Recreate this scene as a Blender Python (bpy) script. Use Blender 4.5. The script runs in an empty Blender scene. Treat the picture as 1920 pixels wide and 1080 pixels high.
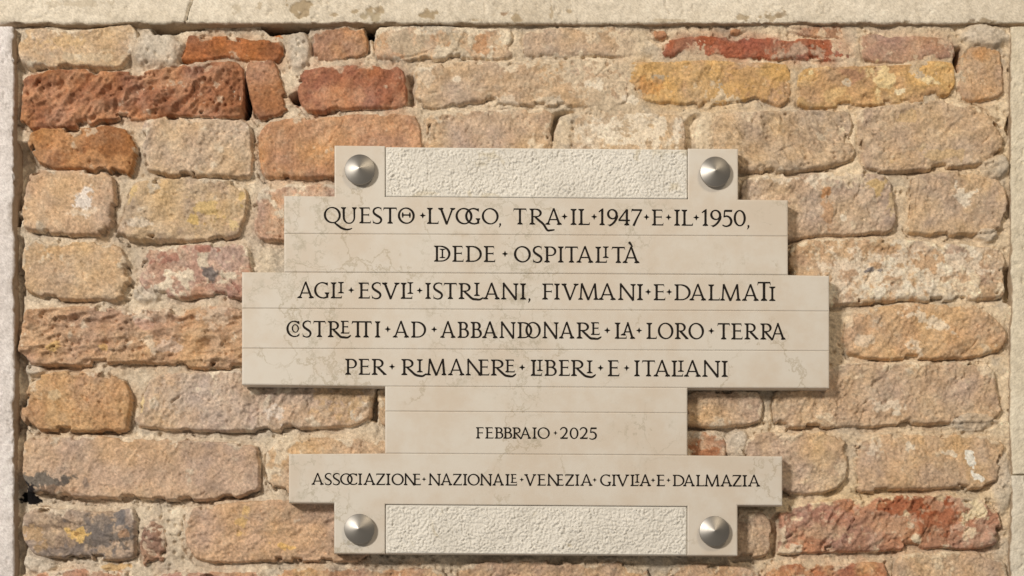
import bpy, math, random
import numpy as np

# ----------------------------------------------------------------------------
# units: every measure below is in "px" (1 px = 0.8 mm on the wall); x right, y down, d towards the viewer
S = 0.0008
EX, EY, DIST = 960.0, 1210.0, 2900.0           # eye: opposite x=960, at height y=1210, 2900 px (2.3 m) off

scene = bpy.context.scene
# ---- camera ---------------------------------------------------------------
cam_d = bpy.data.cameras.new('camera'); cam = bpy.data.objects.new('camera', cam_d)
scene.collection.objects.link(cam); scene.camera = cam
cam.location = (0, -DIST*S, (540-EY)*S)
cam.rotation_euler = (math.radians(90), 0, 0)
cam_d.sensor_width = 36; cam_d.lens = 36*DIST/1920
cam_d.shift_y = (EY-540)/1920                   # rising front, as in an architectural photograph
cam_d.clip_end = 100; cam_d.clip_start = 0.01
# ---- world + lamps --------------------------------------------------------
w = bpy.data.worlds.new('World'); scene.world = w; w.use_nodes = True
bg = w.node_tree.nodes['Background']; bg.inputs[1].default_value = 1
wt = w.node_tree; _tc = wt.nodes.new('ShaderNodeTexCoord'); _sp = wt.nodes.new('ShaderNodeSeparateXYZ'); _mr = wt.nodes.new('ShaderNodeMapRange'); _rp = wt.nodes.new('ShaderNodeMix')
_rp.data_type = 'RGBA'; _rp.inputs['A'].default_value = (.27, .24, .20, 1); _rp.inputs['B'].default_value = (.09, .085, .08, 1)   # pale floor below, dim vault above
_mr.inputs['From Min'].default_value = -.5; _mr.inputs['From Max'].default_value = .5
wt.links.new(_tc.outputs['Generated'], _sp.inputs[0]); wt.links.new(_sp.outputs['Z'], _mr.inputs['Value']); wt.links.new(_mr.outputs['Result'], _rp.inputs['Factor']); wt.links.new(_rp.outputs['Result'], bg.inputs[0])
def lamp(name, loc, target, size, power, col, size_y=None):
    l = bpy.data.lights.new(name, 'AREA'); l.energy = power; l.color = col; l.size = size
    if size_y: l.shape = 'RECTANGLE'; l.size_y = size_y
    o = bpy.data.objects.new(name, l); scene.collection.objects.link(o); o.location = loc
    v = np.array(target)-np.array(loc)
    from mathutils import Vector
    o.rotation_euler = Vector(v).to_track_quat('-Z', 'Y').to_euler()
    return o
lamp('key_lamp', (-4.4, -6.0, 2.6), (0.0, 0, 0.0), 1.0, 515, (1, .91, .78))
lamp('warm_lamp', (1.7, -3.2, 2.8), (0.4, 0, 0), 0.9, 54, (1, .82, .58))
scene.view_settings.view_transform = 'Standard'; scene.view_settings.look = 'None'
scene.view_settings.exposure = 0; scene.view_settings.gamma = 1

# ---- helpers --------------------------------------------------------------
def P(x, y, d):
    """wall-plane reading (x,y) of a point standing d px off the wall -> world metres"""
    k = (DIST-d)/DIST
    return (((x-EX)*k)*S, -d*S, (540-(EY+(y-EY)*k))*S)
def Pa(x, y, d):
    x, y, d = np.broadcast_arrays(np.asarray(x, float), np.asarray(y, float), np.asarray(d, float))
    k = (DIST-d)/DIST
    return np.stack([(x-EX)*k*S, -d*S, (540-(EY+(y-EY)*k))*S], -1)
def Pd(x, y, d, ref):
    """as P, but the reading is taken on the plane `ref`; depth then runs square to the wall"""
    q = P(x, y, ref); return (q[0], -d*S, q[2])
def Pda(x, y, d, ref):
    q = Pa(x, y, ref); q[..., 1] = -np.broadcast_to(np.asarray(d, float), q.shape[:-1])*S; return q
def lin(c):
    c = np.asarray(c, float)/255.0
    return np.where(c <= .04045, c/12.92, ((c+.055)/1.055)**2.4)
LIGHT = np.array([1.02, .92, .80])              # what a white card in this light would read; photo colours are divided by it
def paler(c, k=.17, g=1.10):
    m = c.mean(axis=-1, keepdims=True); return (c*(1-k)+m*k)*g
def alb(c): return np.clip(lin(c)/LIGHT, .004, .9)
def mesh_obj(name, V, F, mat, parent=None, colors=None, smooth=False):
    V = np.asarray(V, dtype=np.float32).reshape(-1, 3).copy()
    if parent is not None: V -= np.array(parent.location, dtype=np.float32)
    me = bpy.data.meshes.new(name)
    if isinstance(F, np.ndarray):
        n = len(F); k = F.shape[1]
        me.vertices.add(len(V)); me.vertices.foreach_set('co', V.ravel())
        me.loops.add(n*k); me.loops.foreach_set('vertex_index', F.astype(np.int32).ravel())
        me.polygons.add(n); me.polygons.foreach_set('loop_start', np.arange(0, n*k, k, dtype=np.int32))
        me.polygons.foreach_set('loop_total', np.full(n, k, dtype=np.int32))
        me.update(calc_edges=True)
    else:
        me.from_pydata([tuple(v) for v in V.tolist()], [], F); me.update()
    me.polygons.foreach_set('use_smooth', np.full(len(me.polygons), smooth, dtype=bool))
    if colors is not None:
        a = me.color_attributes.new('Col', 'FLOAT_COLOR', 'POINT')
        c = np.ones((len(V), 4), dtype=np.float32); c[:, :3] = colors
        a.data.foreach_set('color', c.ravel())
    me.materials.append(mat)
    o = bpy.data.objects.new(name, me); scene.collection.objects.link(o)
    if parent is not None: o.parent = parent
    return o
def empty(name, loc):
    o = bpy.data.objects.new(name, None); o.location = loc; o.empty_display_size = .05
    scene.collection.objects.link(o); return o
def tag(o, label, cat=None):
    o['label'] = label
    if cat: o['category'] = cat

# ---- noise ----------------------------------------------------------------
def vnoise(x, y, sc, seed):
    rng = np.random.RandomState(seed); T = rng.rand(256, 256).astype(np.float32)
    fx = x/sc+1000.37; fy = y/sc+1000.71
    ix = np.floor(fx).astype(np.int64); iy = np.floor(fy).astype(np.int64)
    tx = fx-ix; ty = fy-iy
    tx = tx*tx*tx*(tx*(tx*6-15)+10); ty = ty*ty*ty*(ty*(ty*6-15)+10)
    a = T[iy % 256, ix % 256]; b = T[iy % 256, (ix+1) % 256]; c = T[(iy+1) % 256, ix % 256]; d = T[(iy+1) % 256, (ix+1) % 256]
    return (a*(1-tx)+b*tx)*(1-ty)+(c*(1-tx)+d*tx)*ty
def fbm(x, y, sc, seed, octv=4, gain=.5):
    s = 0; a = 1; t = 0; ca, sa = .8, .6
    for i in range(octv):
        s = s+a*vnoise(x, y, sc, seed+i*17); t += a; a *= gain; sc *= .52
        x, y = x*ca-y*sa, x*sa+y*ca
    return s/t
def ridge(x, y, sc, seed, octv=3):
    s = 0; a = 1; t = 0; ca, sa = .8, .6
    for i in range(octv):
        s = s+a*(1-np.abs(2*vnoise(x, y, sc, seed+i*31)-1)); t += a; a *= .5; sc *= .5
        x, y = x*ca-y*sa, x*sa+y*ca
    return s/t
def worley(x, y, sc, seed):
    rng = np.random.RandomState(seed); A = rng.rand(128, 128, 2)
    fx = x/sc+1000; fy = y/sc+1000; ix = np.floor(fx).astype(np.int64); iy = np.floor(fy).astype(np.int64)
    best = np.full(np.shape(fx), 9.0)
    for dx in (-1, 0, 1):
        for dy in (-1, 0, 1):
            p = A[(iy+dy) % 128, (ix+dx) % 128]
            best = np.minimum(best, (ix+dx+p[..., 0]-fx)**2+(iy+dy+p[..., 1]-fy)**2)
    return np.sqrt(best)
def sstep(a, b, x):
    t = np.clip((x-a)/(b-a), 0, 1); return t*t*(3-2*t)
def poly_sdf(X, Y, poly):
    """signed distance, positive inside"""
    d2 = np.full(X.shape, 1e9); ins = np.zeros(X.shape, bool); n = len(poly)
    for i in range(n):
        ax, ay = poly[i]; bx, by = poly[(i+1) % n]
        ex, ey = bx-ax, by-ay; L = ex*ex+ey*ey+1e-9
        t = np.clip(((X-ax)*ex+(Y-ay)*ey)/L, 0, 1)
        d2 = np.minimum(d2, (X-ax-t*ex)**2+(Y-ay-t*ey)**2)
        if ay != by:
            c = (ay > Y) != (by > Y)
            ins ^= c & (X < (bx-ax)*(Y-ay)/(by-ay)+ax)
    return np.where(ins, 1, -1)*np.sqrt(d2)
def line_dist(X, Y, pts):
    d2 = np.full(X.shape, 1e9)
    for (ax, ay), (bx, by) in zip(pts[:-1], pts[1:]):
        ex, ey = bx-ax, by-ay; L = ex*ex+ey*ey+1e-9
        t = np.clip(((X-ax)*ex+(Y-ay)*ey)/L, 0, 1)
        d2 = np.minimum(d2, (X-ax-t*ex)**2+(Y-ay-t*ey)**2)
    return np.sqrt(d2)
def chaikin(p, n=1):
    for _ in range(n):
        q = []
        for i in range(len(p)):
            a = p[i]; b = p[(i+1) % len(p)]
            q.append((.87*a[0]+.13*b[0], .87*a[1]+.13*b[1])); q.append((.13*a[0]+.87*b[0], .13*a[1]+.87*b[1]))
        p = q
    return p

# ---- materials ------------------------------------------------------------
def stone_mat(name, rough, grain_scale, grain_amt, bump_scale, bump_dist, spec=.25, bump2=None):
    """colour comes from the mesh's own painted mineral colours, broken up by fine procedural grain; procedural bump"""
    m = bpy.data.materials.new(name); m.use_nodes = True; nt = m.node_tree; N = nt.nodes; L = nt.links
    b = N['Principled BSDF']; b.inputs['Roughness'].default_value = rough; b.inputs['Specular IOR Level'].default_value = spec
    at = N.new('ShaderNodeAttribute'); at.attribute_name = 'Col'
    tc = N.new('ShaderNodeTexCoord')
    n1 = N.new('ShaderNodeTexNoise'); n1.inputs['Scale'].default_value = grain_scale; n1.inputs['Detail'].default_value = 5; n1.inputs['Roughness'].default_value = .7
    L.new(tc.outputs['Object'], n1.inputs['Vector'])
    mr = N.new('ShaderNodeMapRange'); mr.inputs['From Min'].default_value = .25; mr.inputs['From Max'].default_value = .75
    mr.inputs['To Min'].default_value = 1-grain_amt; mr.inputs['To Max'].default_value = 1+grain_amt
    L.new(n1.outputs['Fac'], mr.inputs['Value'])
    mx = N.new('ShaderNodeVectorMath'); mx.operation = 'SCALE'
    L.new(at.outputs['Color'], mx.inputs[0]); L.new(mr.outputs['Result'], mx.inputs['Scale'])
    L.new(mx.outputs['Vector'], b.inputs['Base Color'])
    n2 = N.new('ShaderNodeTexNoise'); n2.inputs['Scale'].default_value = bump_scale; n2.inputs['Detail'].default_value = 6; n2.inputs['Roughness'].default_value = .65
    L.new(tc.outputs['Object'], n2.inputs['Vector'])
    bp = N.new('ShaderNodeBump'); bp.inputs['Strength'].default_value = 1; bp.inputs['Distance'].default_value = bump_dist
    L.new(n2.outputs['Fac'], bp.inputs['Height']); L.new(bp.outputs['Normal'], b.inputs['Normal'])
    return m
M_brick = stone_mat('fired_clay', .95, 420, .24, 640, .0011, .12)
M_mortar = stone_mat('lime_mortar', .97, 500, .22, 700, .0012, .10)
M_stone = stone_mat('istrian_stone', .9, 420, .11, 420, .0011, .2)

def marble_mat():
    m = bpy.data.materials.new('cream_marble'); m.use_nodes = True; nt = m.node_tree; N = nt.nodes; L = nt.links
    b = N['Principled BSDF']; b.inputs['Roughness'].default_value = .42; b.inputs['Specular IOR Level'].default_value = .35
    tc = N.new('ShaderNodeTexCoord')
    def noise(scale, detail, rough, off=0, dist=0):
        n = N.new('ShaderNodeTexNoise'); n.inputs['Scale'].default_value = scale; n.inputs['Detail'].default_value = detail
        n.inputs['Roughness'].default_value = rough; n.inputs['Distortion'].default_value = dist
        mp = N.new('ShaderNodeMapping'); mp.inputs['Location'].default_value = (off, off*.37, off*.71)
        L.new(tc.outputs['Object'], mp.inputs['Vector']); L.new(mp.outputs['Vector'], n.inputs['Vector']); return n
    def ramp(src, a, bb, va, vb):
        r = N.new('ShaderNodeMapRange'); r.interpolation_type = 'SMOOTHSTEP'
        for k, v in (('From Min', a), ('From Max', bb), ('To Min', va), ('To Max', vb)): r.inputs[k].default_value = v
        L.new(src, r.inputs['Value']); return r.outputs['Result']
    def math_(op, a, bb):
        n = N.new('ShaderNodeMath'); n.operation = op
        for i, v in enumerate((a, bb)):
            if isinstance(v, (int, float)): n.inputs[i].default_value = v
            else: L.new(v, n.inputs[i])
        return n.outputs[0]
    def mix(fac, a, c2):
        n = N.new('ShaderNodeMix'); n.data_type = 'RGBA'; L.new(fac, n.inputs['Factor'])
        if isinstance(a, tuple): n.inputs['A'].default_value = a
        else: L.new(a, n.inputs['A'])
        n.inputs['B'].default_value = c2; return n.outputs['Result']
    base = tuple(alb((211, 192, 170)))+(1,)
    pale = tuple(alb((218, 204, 186)))+(1,)
    vein = tuple(alb((166, 147, 116)))+(1,)
    grey = tuple(alb((178, 164, 140)))+(1,)
    sx = N.new('ShaderNodeSeparateXYZ'); L.new(tc.outputs['Object'], sx.inputs[0])
    def band(c0, wd):                                        # the block is more veined in two places
        a = math_('ABSOLUTE', math_('SUBTRACT', sx.outputs['X'], c0), 0.0)
        return ramp(a, 0, wd, .11, 0)
    more = math_('ADD', band(-.018, .06), band(-.33, .13))
    cl = ramp(noise(9, 7, .7).outputs['Fac'], .36, .64, 0, 1)
    c = mix(cl, base, pale)
    # crackled veins: cell borders pushed about by noise, only where a slow noise lets them through
    wn = noise(13, 6, .66, 3.0)
    sc = N.new('ShaderNodeVectorMath'); sc.operation = 'SCALE'; sc.inputs['Scale'].default_value = .13; L.new(wn.outputs['Color'], sc.inputs[0])
    ad = N.new('ShaderNodeVectorMath'); L.new(tc.outputs['Object'], ad.inputs[0]); L.new(sc.outputs['Vector'], ad.inputs[1])
    v = N.new('ShaderNodeTexVoronoi'); v.feature = 'DISTANCE_TO_EDGE'; v.inputs['Scale'].default_value = 8.5; L.new(ad.outputs['Vector'], v.inputs['Vector'])
    e = ramp(v.outputs['Distance'], .0, .026, 1, 0)
    gate = ramp(math_('ADD', noise(8.0, 6, .7, 7.0).outputs['Fac'], more), .50, .62, 0, 1)
    c = mix(math_('MULTIPLY', math_('MULTIPLY', e, gate), .50), c, vein)
    v2 = N.new('ShaderNodeTexVoronoi'); v2.feature = 'DISTANCE_TO_EDGE'; v2.inputs['Scale'].default_value = 22; L.new(ad.outputs['Vector'], v2.inputs['Vector'])
    e2 = ramp(v2.outputs['Distance'], .0, .05, 1, 0)
    gate2 = ramp(math_('ADD', noise(8.0, 6, .68, 11.0).outputs['Fac'], more), .51, .64, 0, 1)
    c = mix(math_('MULTIPLY', math_('MULTIPLY', e2, gate2), .55), c, grey)
    bl = ramp(noise(18, 8, .75, 5.0).outputs['Fac'], .54, .66, 0, .65)
    c = mix(math_('MULTIPLY', bl, gate2), c, grey)
    L.new(c, b.inputs['Base Color'])
    bn = noise(500, 3, .5); bp = N.new('ShaderNodeBump'); bp.inputs['Distance'].default_value = .00012
    L.new(bn.outputs['Fac'], bp.inputs['Height']); L.new(bp.outputs['Normal'], b.inputs['Normal'])
    return m
M_marble = marble_mat()
M_rough = stone_mat('bush_hammered_marble', .75, 300, .06, 500, .0006, .3)
M_letter = stone_mat('black_letter_paint', .8, 900, .15, 700, .0001, .08)
def steel_mat():
    m = bpy.data.materials.new('brushed_steel'); m.use_nodes = True; nt = m.node_tree; N = nt.nodes; L = nt.links
    b = N['Principled BSDF']; b.inputs['Metallic'].default_value = 1; b.inputs['Base Color'].default_value = (.36, .348, .335, 1)
    tc = N.new('ShaderNodeTexCoord'); n = N.new('ShaderNodeTexNoise'); n.inputs['Scale'].default_value = 900; n.inputs['Detail'].default_value = 3
    L.new(tc.outputs['Object'], n.inputs['Vector'])
    r = N.new('ShaderNodeMapRange'); r.inputs['To Min'].default_value = .38; r.inputs['To Max'].default_value = .56
    L.new(n.outputs['Fac'], r.inputs['Value']); L.new(r.outputs['Result'], b.inputs['Roughness'])
    return m
M_steel = steel_mat()

# ============================================================================
# THE BRICK WALL: one relief of bricks and mortar
# each brick: outline, colour, second colour, stand-out, roughness, mortar smear
BR = []
def brick(c1, c2, H, R, sm, pts):
    f = lambda c: tuple(np.array(c)*(1-k)+np.array([192, 156, 116])*k for k in (min(.20, max(0, (c[0]-c[2]-66)/260)),))[0]
    q = lambda c: .42 if c[0]-c[2] < 85 else (.13 if c[1] < 100 else .28)
    g = lambda c: f(c)*(1-q(c))+np.array([200, 175, 148])*q(c)
    BR.append((g(c1), g(c2), H, R, sm, pts))
brick((205,172,128),(186,152,112), 3,.8,.25,[(35,65),(40,57),(70,52),(110,54),(160,54),(200,50),(225,44),(245,44),(256,58),(256,75),(246,95),(232,112),(225,121),(170,125),(110,128),(60,127),(42,118),(36,100)])
brick((168,86,36),(140,74,34), -2,1.2,.03,[(350,64),(380,65),(430,66),(470,72),(500,72),(528,75),(530,95),(520,112),(490,112),(460,112),(420,108),(385,114),(350,115),(338,112),(345,90)])
brick((172,108,70),(146,88,56), 0,2.1,.06,[(40,145),(60,133),(110,130),(200,130),(270,128),(330,122),(400,118),(440,116),(455,130),(455,165),(455,213),(400,215),(340,217),(270,225),(200,224),(140,232),(50,237),(35,230),(38,180)])
brick((170,108,70),(150,96,64), -2,1.0,.05,[(460,115),(480,105),(508,106),(518,120),(530,150),(540,185),(540,205),(520,212),(487,219),(475,205),(465,170),(458,140)])
brick((184,122,74),(158,106,72), -1,1.0,.08,[(585,55),(620,55),(660,49),(678,48),(688,70),(690,100),(665,108),(620,113),(592,117),(588,90)])
brick((176,100,58),(148,84,56), 2,1.0,.07,[(560,138),(575,126),(620,122),(680,123),(745,124),(757,135),(763,170),(765,198),(755,206),(700,205),(620,207),(575,206),(562,190),(559,160)])
brick((182,136,98),(196,166,132), 0,1.0,.62,[(702,50),(760,45),(830,45),(880,48),(960,50),(965,75),(962,103),(930,108),(860,108),(780,112),(735,112),(705,108)])
brick((188,158,124),(176,144,110), 1,1.0,.30,[(777,125),(830,118),(900,112),(960,112),(1080,112),(1170,115),(1180,150),(1175,195),(1100,202),(980,200),(900,190),(870,192),(800,206),(780,195),(776,160)])
brick((190,158,122),(180,148,112), -1,.7,.25,[(982,60),(1020,52),(1090,46),(1180,45),(1185,80),(1182,108),(1110,108),(1040,108),(985,105)])
brick((148,66,42),(124,56,40), -1,.9,.06,[(1242,70),(1300,68),(1400,67),(1500,68),(1580,75),(1595,85),(1595,105),(1580,112),(1510,112),(1450,112),(1400,108),(1330,106),(1280,103),(1245,104)])
brick((176,116,70),(150,96,66), -2,.9,.2,[(1475,50),(1520,46),(1580,45),(1588,60),(1582,73),(1540,70),(1505,62)])
brick((170,108,70),(160,100,66), -2,.6,.15,[(1227,52),(1248,51),(1256,62),(1244,68),(1230,66)])
brick((166,100,62),(160,100,66), -2,.6,.15,[(1369,49),(1395,51),(1388,61),(1370,63)])
brick((208,158,82),(188,140,88), 0,1.1,.10,[(1180,115),(1240,112),(1330,113),(1440,117),(1475,122),(1484,145),(1480,190),(1460,200),(1440,190),(1400,190),(1320,196),(1290,196),(1250,190),(1205,185),(1195,165),(1178,150)])
brick((172,120,88),(150,100,76), 1,1.0,.18,[(1617,62),(1650,60),(1665,67),(1720,65),(1770,68),(1788,80),(1793,105),(1780,112),(1740,111),(1680,115),(1640,112),(1616,108)])
brick((212,162,84),(192,142,84), 2,1.1,.04,[(1494,145),(1510,130),(1560,122),(1630,119),(1740,114),(1790,118),(1795,160),(1785,178),(1745,186),(1720,195),(1680,195),(1600,200),(1530,204),(1495,195)])
brick((192,132,76),(182,142,104), -1,.8,.12,[(1802,100),(1820,85),(1850,82),(1875,95),(1880,140),(1882,170),(1870,182),(1820,188),(1800,178),(1797,140)])
brick((170,106,54),(142,86,46), 3,1.3,.06,[(55,245),(75,236),(130,236),(200,236),(235,245),(250,255),(251,290),(243,325),(225,327),(205,318),(150,316),(100,312),(75,300),(65,285),(52,265)])
brick((198,168,132),(182,150,116), 3,1.1,.22,[(268,230),(300,222),(380,222),(460,222),(472,240),(474,290),(470,330),(440,332),(380,330),(320,328),(275,318),(262,300)])
brick((190,132,86),(172,114,74), 2,.8,.12,[(483,250),(500,228),(560,218),(640,218),(730,215),(780,220),(788,235),(790,270),(790,330),(640,332),(540,333),(488,328)])
brick((190,158,122),(176,142,110), 0,1.1,.22,[(800,215),(860,207),(940,205),(1020,205),(1038,215),(1030,240),(1035,275),(1040,300),(800,300)])
brick((198,168,128),(188,158,120), -1,.8,.2,[(1075,225),(1095,210),(1150,203),(1230,208),(1283,215),(1285,300),(1070,300)])
brick((192,162,124),(176,146,112), 3,1.5,.18,[(1336,228),(1345,214),(1420,209),(1500,206),(1590,208),(1600,230),(1594,262),(1607,285),(1601,302),(1560,314),(1500,318),(1420,323),(1340,318)])
brick((194,162,122),(182,150,116), 3,1.1,.22,[(1608,218),(1614,204),(1700,192),(1780,187),(1830,195),(1852,215),(1880,245),(1878,280),(1862,305),(1800,312),(1740,315),(1680,322),(1632,323),(1622,305),(1612,262)])
brick((196,160,124),(182,144,112), 4,.8,.14,[(58,325),(85,315),(130,318),(190,320),(207,328),(213,360),(212,420),(200,437),(170,437),(100,436),(50,430),(38,415),(42,390),(50,350)])
brick((192,160,114),(178,148,116), 4,1.2,.2,[(250,340),(300,335),(380,335),(440,340),(462,360),(462,395),(450,440),(430,450),(350,449),(260,449),(225,445),(218,432),(232,400),(242,360)])
brick((184,136,104),(178,142,114), 1,1.0,.35,[(480,365),(500,348),(560,344),(640,345),(640,455),(530,452),(490,450),(475,435)])
brick((190,160,124),(178,146,114), 3,1.1,.30,[(1385,335),(1440,325),(1540,322),(1660,325),(1672,345),(1678,390),(1682,420),(1670,437),(1620,440),(1540,443),(1470,448),(1385,445)])
brick((200,164,118),(184,152,118), 4,.8,.16,[(1712,335),(1730,322),(1790,320),(1850,328),(1880,340),(1887,370),(1888,395),(1880,430),(1850,435),(1780,438),(1705,437),(1702,430),(1712,410),(1710,370)])
brick((202,166,120),(190,152,108), 3,1.0,.16,[(42,460),(60,447),(120,447),(200,452),(230,465),(240,500),(242,525),(235,550),(215,560),(150,560),(85,557),(50,545),(35,520),(38,490)])
brick((184,144,120),(168,116,96), 2,1.1,.42,[(275,465),(300,457),(380,455),(470,460),(470,560),(400,558),(330,555),(285,550),(265,535),(258,520),(268,490)])
brick((196,160,118),(182,142,104), 3,1.1,.50,[(1480,455),(1530,448),(1620,447),(1750,450),(1870,460),(1885,480),(1888,530),(1885,555),(1860,562),(1780,562),(1700,562),(1640,568),(1560,575),(1480,578)])
brick((186,142,102),(166,118,82), 4,2.0,.10,[(48,580),(80,575),(180,572),(300,578),(380,575),(440,578),(470,585),(470,690),(400,690),(330,685),(280,680),(230,678),(200,683),(150,688),(90,683),(45,675),(32,660),(38,620)])
brick((204,164,118),(194,150,106), 4,1.1,.16,[(1590,610),(1600,590),(1640,575),(1720,567),(1820,565),(1860,590),(1888,620),(1890,640),(1880,660),(1860,665),(1840,670),(1750,672),(1680,673),(1625,675),(1590,665),(1585,640)])
brick((192,148,100),(178,132,90), 4,1.3,.08,[(55,705),(70,700),(130,697),(200,700),(230,712),(243,735),(245,770),(240,805),(200,810),(120,808),(60,805),(42,780),(45,740)])
brick((194,166,138),(182,152,126), 3,1.2,.25,[(275,710),(300,700),(400,695),(500,690),(620,690),(690,700),(710,720),(698,750),(695,785),(670,798),(600,805),(500,808),(400,805),(310,805),(260,798),(252,785),(262,750)])
brick((196,162,118),(186,150,110), 2,.8,.15,[(707,730),(740,718),(760,720),(760,800),(718,797),(706,770)])
brick((196,160,120),(180,144,108), 2,.9,.2,[(1280,735),(1420,732),(1432,760),(1428,790),(1400,798),(1340,802),(1280,798)])
brick((198,164,124),(188,152,116), 4,1.1,.25,[(1450,735),(1480,720),(1560,690),(1620,680),(1750,675),(1850,680),(1868,700),(1875,740),(1880,770),(1860,790),(1800,790),(1720,795),(1640,800),(1560,803),(1480,803),(1452,795)])
brick((194,156,122),(184,146,112), 4,.75,.12,[(45,830),(60,820),(150,818),(250,820),(350,825),(430,828),(480,835),(488,870),(482,920),(450,930),(380,934),(300,936),(240,935),(160,932),(100,930),(55,920),(38,890),(40,850)])
brick((196,160,118),(186,148,108), 2,1.0,.25,[(500,850),(515,832),(560,825),(640,822),(740,822),(740,925),(600,926),(540,923),(505,915),(497,880)])
brick((166,112,78),(186,148,112), 0,.9,.35,[(1280,808),(1340,808),(1358,825),(1362,870),(1280,870)])
brick((206,170,124),(190,156,122), 4,1.0,.18,[(1395,830),(1420,815),(1500,808),(1570,812),(1590,835),(1592,870),(1588,900),(1570,920),(1540,927),(1470,927),(1390,925)])
brick((204,164,116),(194,154,112), 4,.8,.15,[(1605,850),(1612,825),(1650,815),(1740,815),(1850,812),(1885,830),(1878,870),(1868,905),(1830,915),(1740,920),(1660,923),(1612,927),(1607,890)])
brick((172,144,116),(146,126,110), 3,1.3,.10,[(40,965),(60,950),(130,952),(200,960),(245,950),(255,970),(257,1010),(252,1045),(220,1053),(160,1052),(100,1045),(60,1040),(38,1010)])
brick((146,98,74),(126,84,64), -2,2.0,.08,[(270,990),(285,973),(305,980),(312,1010),(305,1050),(285,1062),(265,1060),(262,1020)])
brick((194,152,118),(184,142,104), 4,1.0,.12,[(348,965),(365,948),(430,940),(520,935),(640,935),(700,940),(700,1050),(560,1052),(480,1055),(400,1055),(365,1045),(350,1020)])
brick((182,146,106),(170,132,98), 1,.9,.2,[(1375,960),(1430,955),(1448,975),(1450,1020),(1440,1040),(1375,1045)])
brick((170,108,80),(152,92,68), 3,1.5,.36,[(1465,950),(1500,945),(1580,940),(1640,935),(1740,930),(1840,932),(1865,945),(1880,975),(1882,1000),(1870,1018),(1830,1028),(1760,1028),(1680,1032),(1580,1035),(1460,1037),(1465,1010)])
brick((186,134,98),(170,112,82), 1,1.2,.3,[(45,1078),(80,1070),(150,1068),(248,1073),(255,1120),(250,1180),(45,1180)])
brick((180,128,100),(164,108,84), 1,1.2,.35,[(288,1076),(330,1070),(420,1072),(490,1074),(495,1120),(490,1180),(285,1180)])
brick((198,158,112),(176,126,90), 2,1.2,.2,[(510,1075),(540,1066),(620,1064),(690,1064),(835,1066),(840,1180),(505,1180)])
brick((190,152,110),(180,140,104), 1,1.0,.25,[(862,1062),(900,1052),(1020,1050),(1150,1054),(1215,1062),(1224,1100),(1220,1180),(860,1180)])
brick((192,150,108),(180,136,98), 1,1.0,.25,[(1258,1066),(1320,1058),(1400,1060),(1428,1070),(1430,1180),(1255,1180)])
brick((196,132,78),(164,96,64), 1,1.4,.2,[(1440,1062),(1480,1056),(1560,1056),(1640,1053),(1660,1056),(1664,1120),(1660,1180),(1440,1180)])
brick((202,168,126),(192,154,114), 3,1.0,.2,[(1676,1060),(1690,1040),(1760,1034),(1850,1035),(1884,1050),(1890,1120),(1885,1180),(1672,1180)])

G = 1.6
gx = np.arange(6, 1926, G); gy = np.arange(16, 1176, G)
X, Y = np.meshgrid(gx, gy); NY, NX = X.shape
wx = X+5.0*(fbm(X, Y, 70, 5, 2)-.5)*2+2.1*(fbm(X, Y, 9, 6, 3, .6)-.5)*2; wy = Y+5.0*(fbm(X, Y, 90, 55, 2)-.5)*2+2.1*(fbm(X*.6, Y, 9, 56, 3, .6)-.5)*2     # wandering arrises

# mortar bed: level, softer and nearly flush to the top and right
def blob(cx, cy, rx, ry): return np.exp(-(((X-cx)/rx)**2+((Y-cy)/ry)**2))
flush = np.clip(1.0*blob(1080, 150, 330, 150)+.7*blob(1700, 120, 330, 120)+.45*blob(1760, 700, 300, 600)+.35*blob(380, 640, 200, 60)+.5*blob(340, 1040, 200, 60), 0, 1)
HM = -10.5+9.0*flush-2.0*(1-sstep(300, 700, X))
HM = HM+7.5*(fbm(X, Y, 60, 71, 4)-.5)*2*.8+5.5*(fbm(X, Y, 17, 72, 4)-.5)+3.2*(fbm(X, Y, 6, 73, 3)-.5)+.9*(vnoise(X, Y, 2.3, 74)-.5)
HM = HM-4.5*(1-sstep(.10, .26, worley(X, Y, 19, 76)))*sstep(.52, .66, vnoise(X, Y, 50, 77))
LUMPS = [(33,395,9,8,16),(292,92,52,34,15),(275,1015,18,26,4),(1866,310,26,24,12),(1850,66,46,22,9),(1850,438,22,13,12),(1382,835,22,30,8),(670,770,26,28,9),(560,90,20,40,8),
         (60,690,22,12,9),(200,545,30,26,2),(275,545,24,24,9),(330,1015,30,25,5),(640,115,60,10,4),(1820,790,50,16,9),(1880,900,20,60,7),(70,1055,30,18,8),(480,90,14,10,4),(1310,260,24,40,2),(390,600,60,10,5)]
LM = np.zeros(X.shape)
for cx, cy, rx, ry, h in LUMPS:
    q = np.exp(-((((X-cx)/rx)**2+((Y-cy)/ry)**2+1.1*(fbm(X, Y, 26, int(cx), 4)-.5))**4)); HM = HM+(h+(4 if h > 7 else 0))*q; LM = np.maximum(LM, q*(h > 5))
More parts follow.
